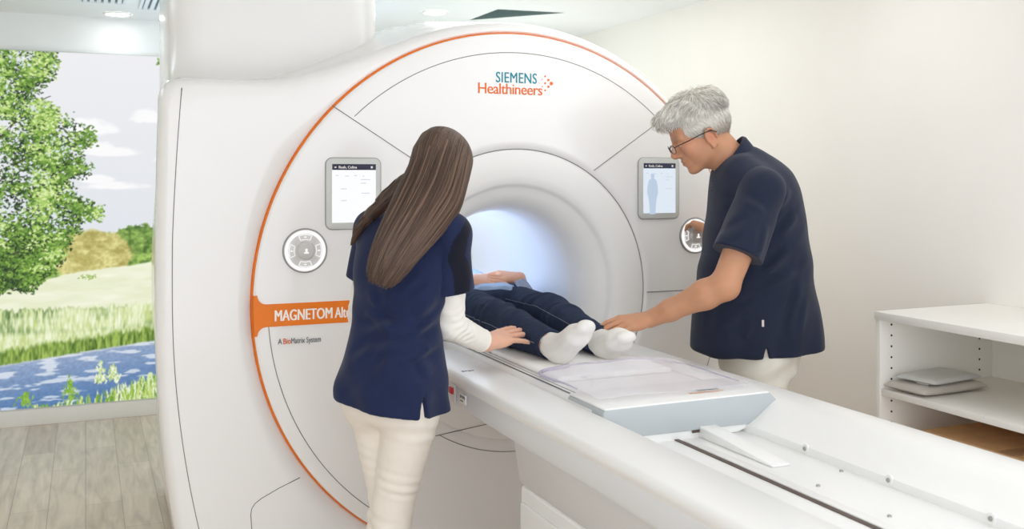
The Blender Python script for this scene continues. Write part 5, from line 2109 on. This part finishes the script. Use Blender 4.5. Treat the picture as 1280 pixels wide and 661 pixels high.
    def hfold(X, Y, Z):
        d = [(X - hcen[0]) * M[i][0] + (Y - hcen[1]) * M[i][1] + (Z - hcen[2]) * M[i][2] for i in range(3)]
        m = np.clip((d[2] - .05) / .05, 0, 1)
        return m * .0035 * np.sin(d[1] * 160 + d[0] * 60 + 2 * np.sin(d[0] * 50))
    cap.insert(4, disp(hfold, hcen - .2, hcen + .2))

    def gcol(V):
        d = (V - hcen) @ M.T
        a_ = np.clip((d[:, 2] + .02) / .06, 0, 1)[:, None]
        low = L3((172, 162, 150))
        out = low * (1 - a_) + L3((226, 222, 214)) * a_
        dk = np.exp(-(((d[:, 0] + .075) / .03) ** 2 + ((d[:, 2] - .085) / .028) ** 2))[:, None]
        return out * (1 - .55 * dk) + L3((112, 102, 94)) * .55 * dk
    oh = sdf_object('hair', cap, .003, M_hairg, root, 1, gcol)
    Vc = np.empty(len(oh.data.vertices) * 3, np.float32)
    oh.data.vertices.foreach_get('co', Vc)
    Nc = np.empty(len(oh.data.vertices) * 3, np.float32)
    oh.data.vertices.foreach_get('normal', Nc)
    Vc, Nc = Vc.reshape(-1, 3).astype(float), Nc.reshape(-1, 3).astype(float)
    loc = (Vc - hcen) @ M.T
    cen = hcen + M[2] * .02
    pick = g.permutation(len(Vc))[:8000]
    paths, rads, cols = [], [], []
    for i in pick:
        p, nn, l_ = Vc[i], Nc[i], loc[i]
        if nn @ (p - cen) < 0:
            continue
        topness = np.clip((l_[2] - .055) / .04, 0, 1)
        # comb: front top sweeps forward and to the side, back of the top sweeps back, sides fall down
        bw = 1 / (1 + math.exp((l_[0] + .045 + .02 * math.sin(l_[1] * 90)) / .012))
        flow = (M[0] * .85 + M[1] * .45 - M[2] * .15) * (1 - bw) + (-M[0] * .6 + M[1] * .35 - M[2] * .55) * bw
        flow = flow * topness + (-M[2] * .9 - M[0] * .35) * (1 - topness) + g.normal(0, .16, 3)
        flow = flow - nn * (flow @ nn)
        flow = nrm(flow)
        L_ = (.034 + .016 * g.random()) * topness + (.017 + .008 * g.random()) * (1 - topness)
        lift = .30 * topness + .07
        q = np.linspace(0, 1, 7)
        P = p[None] - nn * .001 + flow[None] * (q * L_)[:, None] + nn[None] * (L_ * lift * np.sin(q * 2.2) * .55)[:, None] - (p - cen)[None] * ((q ** 2 * L_ * 2.2))[:, None] * topness * .6
        paths.append(P)
        rads.append(np.interp(q, [0, .6, 1], [.0011, .0010, .0002]) * (1.0 if topness > .4 else .72))
        c_ = gcol(p[None])[0]
        cols.append(np.clip(c_ * g.uniform(.72, 1.22), 0, .85))
    VV, FF = tube_arrays(paths, rads, 4)
    CC = np.concatenate([np.tile(c, (7 * 4, 1)) for c in cols])
    st_ = from_np('hair_strands', VV, FF, M_hairg, oh, colors=CC)
    st_['kind'] = 'stuff'

    # ---- spectacles
    fr = None
    rims = []
    for s in (-1, 1):
        c_ = hw(.112, s * .033, -.002)
        yv = nrm(M[1] - M[0] * .18 * s)
        P = np.array([c_ + yv * (.0245 * math.cos(t)) + M[2] * (.0165 * math.sin(t) * (1.0 if math.sin(t) < 0 else .92)) for t in np.linspace(0, 2 * PI, 33)[:-1]])
        rims.append((P, c_, yv))
    g_root = tube('eyeglasses', rims[0][0], .0014, M_spec, root, 6, True)
    tube('rim', rims[1][0], .0014, M_spec, g_root, 6, True)
    tube('bridge', np.array([hw(.114, -.0095, .004), hw(.119, 0, .007), hw(.114, .0095, .004)]), .0013, M_spec, g_root, 6)
    for P, c_, yv in rims:
        V = np.concatenate([[c_], P])
        Fl = np.array([(0, k + 1, (k + 1) % 32 + 1) for k in range(32)])
        from_np('lens', V, Fl, M_lens, g_root)
    for s in (-1, 1):
        tube('temple', np.array([hw(.108, s * .058, .003), hw(.100, s * .068, .004), hw(.06, s * .078, .003), hw(.012, s * .086, .004), hw(-.020, s * .088, .002), hw(-.034, s * .087, -.012)]), .0019, M_spec, g_root, 6)
    return root


# ------------------------------------------------------------------ the person lying on the table
def patient():
    root = thing('person', 'person lying on the table in dark jeans and white socks, hands on belly', 'person', (0, .3, .823))
    zt = .8225
    hipR, hipL = np.array([-.092, .29, .893]), np.array([.092, .29, .896])
    knR, knL = np.array([-.112, -.075, .893]), np.array([.105, -.06, .902])
    anR, anL = np.array([-.098, -.475, .872]), np.array([.082, -.455, .872])
    heR, heL = np.array([-.090, -.548, .858]), np.array([.080, -.530, .858])
    toR, toL = np.array([-.076, -.668, .950]), np.array([.062, -.668, .912])
    Rl = np.stack([np.array([1.0, 0, 0]), UP, np.array([0, 1.0, 0])])     # lateral x, depth z, axial y
    o = np.array([0, 0, 0.0])
    o = np.array([0, -.09, 0.0])
    hc = np.array([0, 1.04, .935])
    fx, fy, fz = UP, np.array([1.0, 0, 0]), np.array([0, 1.0, 0])
    hp, hw, M = head_prims(hc, fx, fy, fz, female=True, sc=.97)
    shR, shL = np.array([-.160, .77, .915]), np.array([.160, .77, .915])
    elR, elL = np.array([-.215, .50, .895]), np.array([.215, .56, .900])
    wrR, wrL = np.array([-.088, .315, 1.000]), np.array([.158, .345, .996])
    body = [loft(o, Rl, [(.28, 0, .893, .150, .066), (.38, 0, .895, .152, .068), (.5, 0, .898, .132, .070), (.62, 0, .902, .132, .074), (.76, 0, .906, .148, .078), (.86, 0, .905, .14, .066), (.91, 0, .905, .06, .05)], .03)]
    body += [rc(hipR, knR, .066, .052, .02), rc(hipL, knL, .066, .052, .02), rc(knR, anR, .050, .034, .02), rc(knL, anL, .052, .034, .02)]
    for an, he, to in ((anR, heR, toR), (anL, heL, toL)):
        body += [rc(an, he, .034, .028, .02), rc(an * .6 + he * .4, to * .85 + he * .15, .026, .010, .02), rc(he, to, .020, .010, .02)]
    body += [rc(shR, elR, .044, .036, .02), rc(shL, elL, .044, .036, .02), rc(elR, wrR, .034, .0235, .012), rc(elL, wrL, .034, .0235, .012)]
    body += [rc([0, .80, .92], [0, .93, .925], .05, .048, .03)] + hp
    hr, tr_ = hand(wrR, nrm([.95, -.10, .0]), UP * .9 + np.array([0, -.45, 0]), 1, [(.10, .12, .10), (.12, .12, .10), (.12, .12, .1), (.14, .12, .1)], sc=.95, thumb=(.45, .2, .2))
    hl, tl_ = hand(wrL, nrm([-.93, -.10, .14]), UP * .9 + np.array([0, -.4, 0]), -1, [(.40, .35, .2), (.42, .35, .2), (.42, .35, .2), (.44, .35, .2)], sc=.95, thumb=(.45, .2, .2))
    body += hr + hl
    spots = [(hw(.092, 0, -.06), .022, (196, 110, 104), .8)]
    for t_ in tr_[:4]:
        spots.append((t_, .009, (232, 150, 138), .7))
    regs = [(np.array([-.13, .22, .90]), np.array([.245, .46, 1.08]), .0026)]
    sdf_object('body', body, .006, M_skin_p, root, 1, skin_color((226, 172, 142), spots), regs)
    for s in (-1, 1):
        bm = bmesh.new()
        bmesh.ops.create_uvsphere(bm, u_segments=16, v_segments=10, radius=.0112, matrix=Matrix.Translation(Vector(hw(.0825, s * .031, .001))))
        from_bm('eye', bm, M_eye, root, smooth=True)

    # jeans
    def jf(X, Y, Z):
        g = np.exp(-((Y + .02) / .09) ** 2) * .0050 + np.exp(-((Y - .30) / .06) ** 2) * .003 + .0012 + np.exp(-((Y + .40) / .05) ** 2) * .002
        return g * np.sin(Y * 105 + np.abs(X) * 40 + 2 * np.sin(Y * 17 + X * 20)) * np.clip(.5 + np.sin(Y * 31 + X * 17), 0, 1)
    def leg(hip, kn, an):
        e = an + (an - kn) * .02
        return [rc(hip, kn, .084, .068, .012), rc(kn, kn + (e - kn) * .35, .068, .064, .03), rc(kn + (e - kn) * .35, e, .064, .046, .02)]
    je = [loft(o, Rl, [(.26, 0, .893, .166, .076), (.34, 0, .896, .170, .080), (.42, 0, .894, .158, .074), (.50, 0, .892, .140, .07)], .02)]
    je += leg(hipR, knR, anR) + leg(hipL, knL, anL)
    je += [disp(jf, [-.3, -.6, .7], [.3, .6, 1.1]), plane([0, -.468, .87], [0, -1, -.25], .003), plane([0, 0, .8235], [0, 0, -1], .006)]
    oj = sdf_object('jeans', je, .0042, M_denim, root)
    # turned hems and the stitched outer seams
    for an, kn in ((anR, knR), (anL, knL)):
        d_ = nrm(an - kn)
        c_ = an + d_ * -.002
        a1 = nrm(np.cross(d_, UP))
        a2 = np.cross(a1, d_)
        tube('hem', np.array([c_ + .0455 * (a1 * math.cos(t) + a2 * math.sin(t)) for t in np.linspace(0, 2 * PI, 33)[:-1]]), .0042, M_denim, oj, 6, True)
    for sx, hip, kn, an, off in ((-1, hipR, knR, anR, .0), (1, hipR, knR, anR, 0)):
        pts = []
        for q in np.linspace(0.02, .98, 40):
            c_ = hip + (kn - hip) * (q * 2) if q < .5 else kn + (an - kn) * (q * 2 - 1)
            r_ = (.084 + (.068 - .084) * q * 2) if q < .5 else np.interp(q * 2 - 1, [0, .35, 1], [.070, .066, .047])
            el_ = .10 if sx < 0 else .55
            pts.append(c_ + (r_ + .0002) * (np.array([sx * math.cos(el_), 0, math.sin(el_)])))
        tube('stitching', snap(oj, pts, .0006), .0014, M_stitch, oj, 5)
    pts = []
    for q in np.linspace(0.02, .98, 40):
        c_ = hipL + (knL - hipL) * (q * 2) if q < .5 else knL + (anL - knL) * (q * 2 - 1)
        r_ = (.084 + (.068 - .084) * q * 2) if q < .5 else np.interp(q * 2 - 1, [0, .35, 1], [.070, .066, .047])
        pts.append(c_ + (r_ + .0002) * np.array([-math.cos(.5), 0, math.sin(.5)]))
    tube('stitching', snap(oj, pts, .0006), .0014, M_stitch, oj, 5)

    # socks
    for an, he, to, kn in ((anR, heR, toR, knR), (anL, heL, toL, knL)):
        d_ = nrm(to - he)
        lat = np.array([1.0, 0, 0])

        def sf(X, Y, Z):
            return .0009 * np.sin(X * 130 + Y * 90 + Z * 150)
        up_ = an + (an - he) * .06
        ns = np.cross(lat, d_)
        ball = he + d_ * .098
        so = [rc(up_, he, .0370, .0330, .02), rc(he, ball, .0345, .0400, .02, flat=(ns, .78)), rc(ball, to, .0405, .0330, .012, flat=(ns, .62)),
              rc(an * .55 + he * .45, ball - ns * .010, .036, .026, .03), disp(sf, he - .2, he + .25)]
        so.append(plane(an + (kn - an) * .02, kn - an, .003))
        sdf_object('sock', so, .003, M_sock, root)

    # shirt: over the trunk and arms, open at the lower front corner
    def shf(X, Y, Z):
        return .003 * np.sin(Y * 60 + X * 25) + .0022 * np.sin(X * 70 - Y * 20)
    sh = [loft(o, Rl, [(.22, 0, .897, .178, .086), (.30, 0, .898, .178, .088), (.40, 0, .900, .172, .088), (.5, 0, .903, .156, .092), (.62, 0, .910, .154, .100), (.76, 0, .915, .164, .102), (.86, 0, .912, .15, .082), (.92, 0, .91, .075, .06)], .03),
          rc(shR, elR, .058, .05, .03), rc(shL, elL, .058, .05, .03), rc(elR, elR + (wrR - elR) * .78, .046, .036, .02), rc(elL, elL + (wrL - elL) * .84, .046, .036, .02),
          disp(shf, [-.4, .2, .7], [.4, 1, 1.2])]
    # slanting front hem with two points
    def hemfn(X, Y, Z):
        return (.245 - .050 * np.exp(-((X - .050) / .026) ** 2) - .045 * np.exp(-((X + .025) / .060) ** 2)) - Y
    sh.append(Prim(hemfn, [-9] * 3, [9] * 3, .003, '&'))
    sh.append(plane([0, 0, .8235], [0, 0, -1], .006))
    os_ = sdf_object('shirt', sh, .0042, M_shirt, root)
    # flipped corner showing its inner side
    V, F = [], []
    n = 10
    for j in range(n):
        for i in range(n):
            a_, b_ = i / (n - 1), j / (n - 1)
            x = .085 + .085 * a_
            y = .235 - .055 * b_ * (1 - .2 * a_)
            z = .992 + .012 * math.sin(a_ * PI) * (1 - b_) - .030 * b_ - .045 * max(a_ - .45, 0) ** 1.2 * 2
            V.append((x, y, z))
    for j in range(n - 1):
        for i in range(n - 1):
            k = j * n + i
            F.append((k, k + 1, k + n + 1, k + n))
    oc = from_np('shirt_corner', np.array(V), np.array(F), M_shirtin, os_)
    sm = oc.modifiers.new('thickness', 'SOLIDIFY')
    sm.thickness = .0025
    # hair on the head inside the bore
    hv = [ell(hw(-.016, 0, .036), (.104, .084, .092), M, .01), ell(hw(.098, 0, -.045), (.085, .066, .095), M, .012, '-')]
    sdf_object('hair', hv, .006, M_hairb, root, 1, lambda V: np.tile(L3((74, 56, 44)), (len(V), 1)))
    pillow = cushion('head_pillow', 0, 1.04, .30, .22, .8227, .045, 0, M_pad, 'white pillow under the head of the lying person in the bore', None)
    return root


woman()
man()
patient()
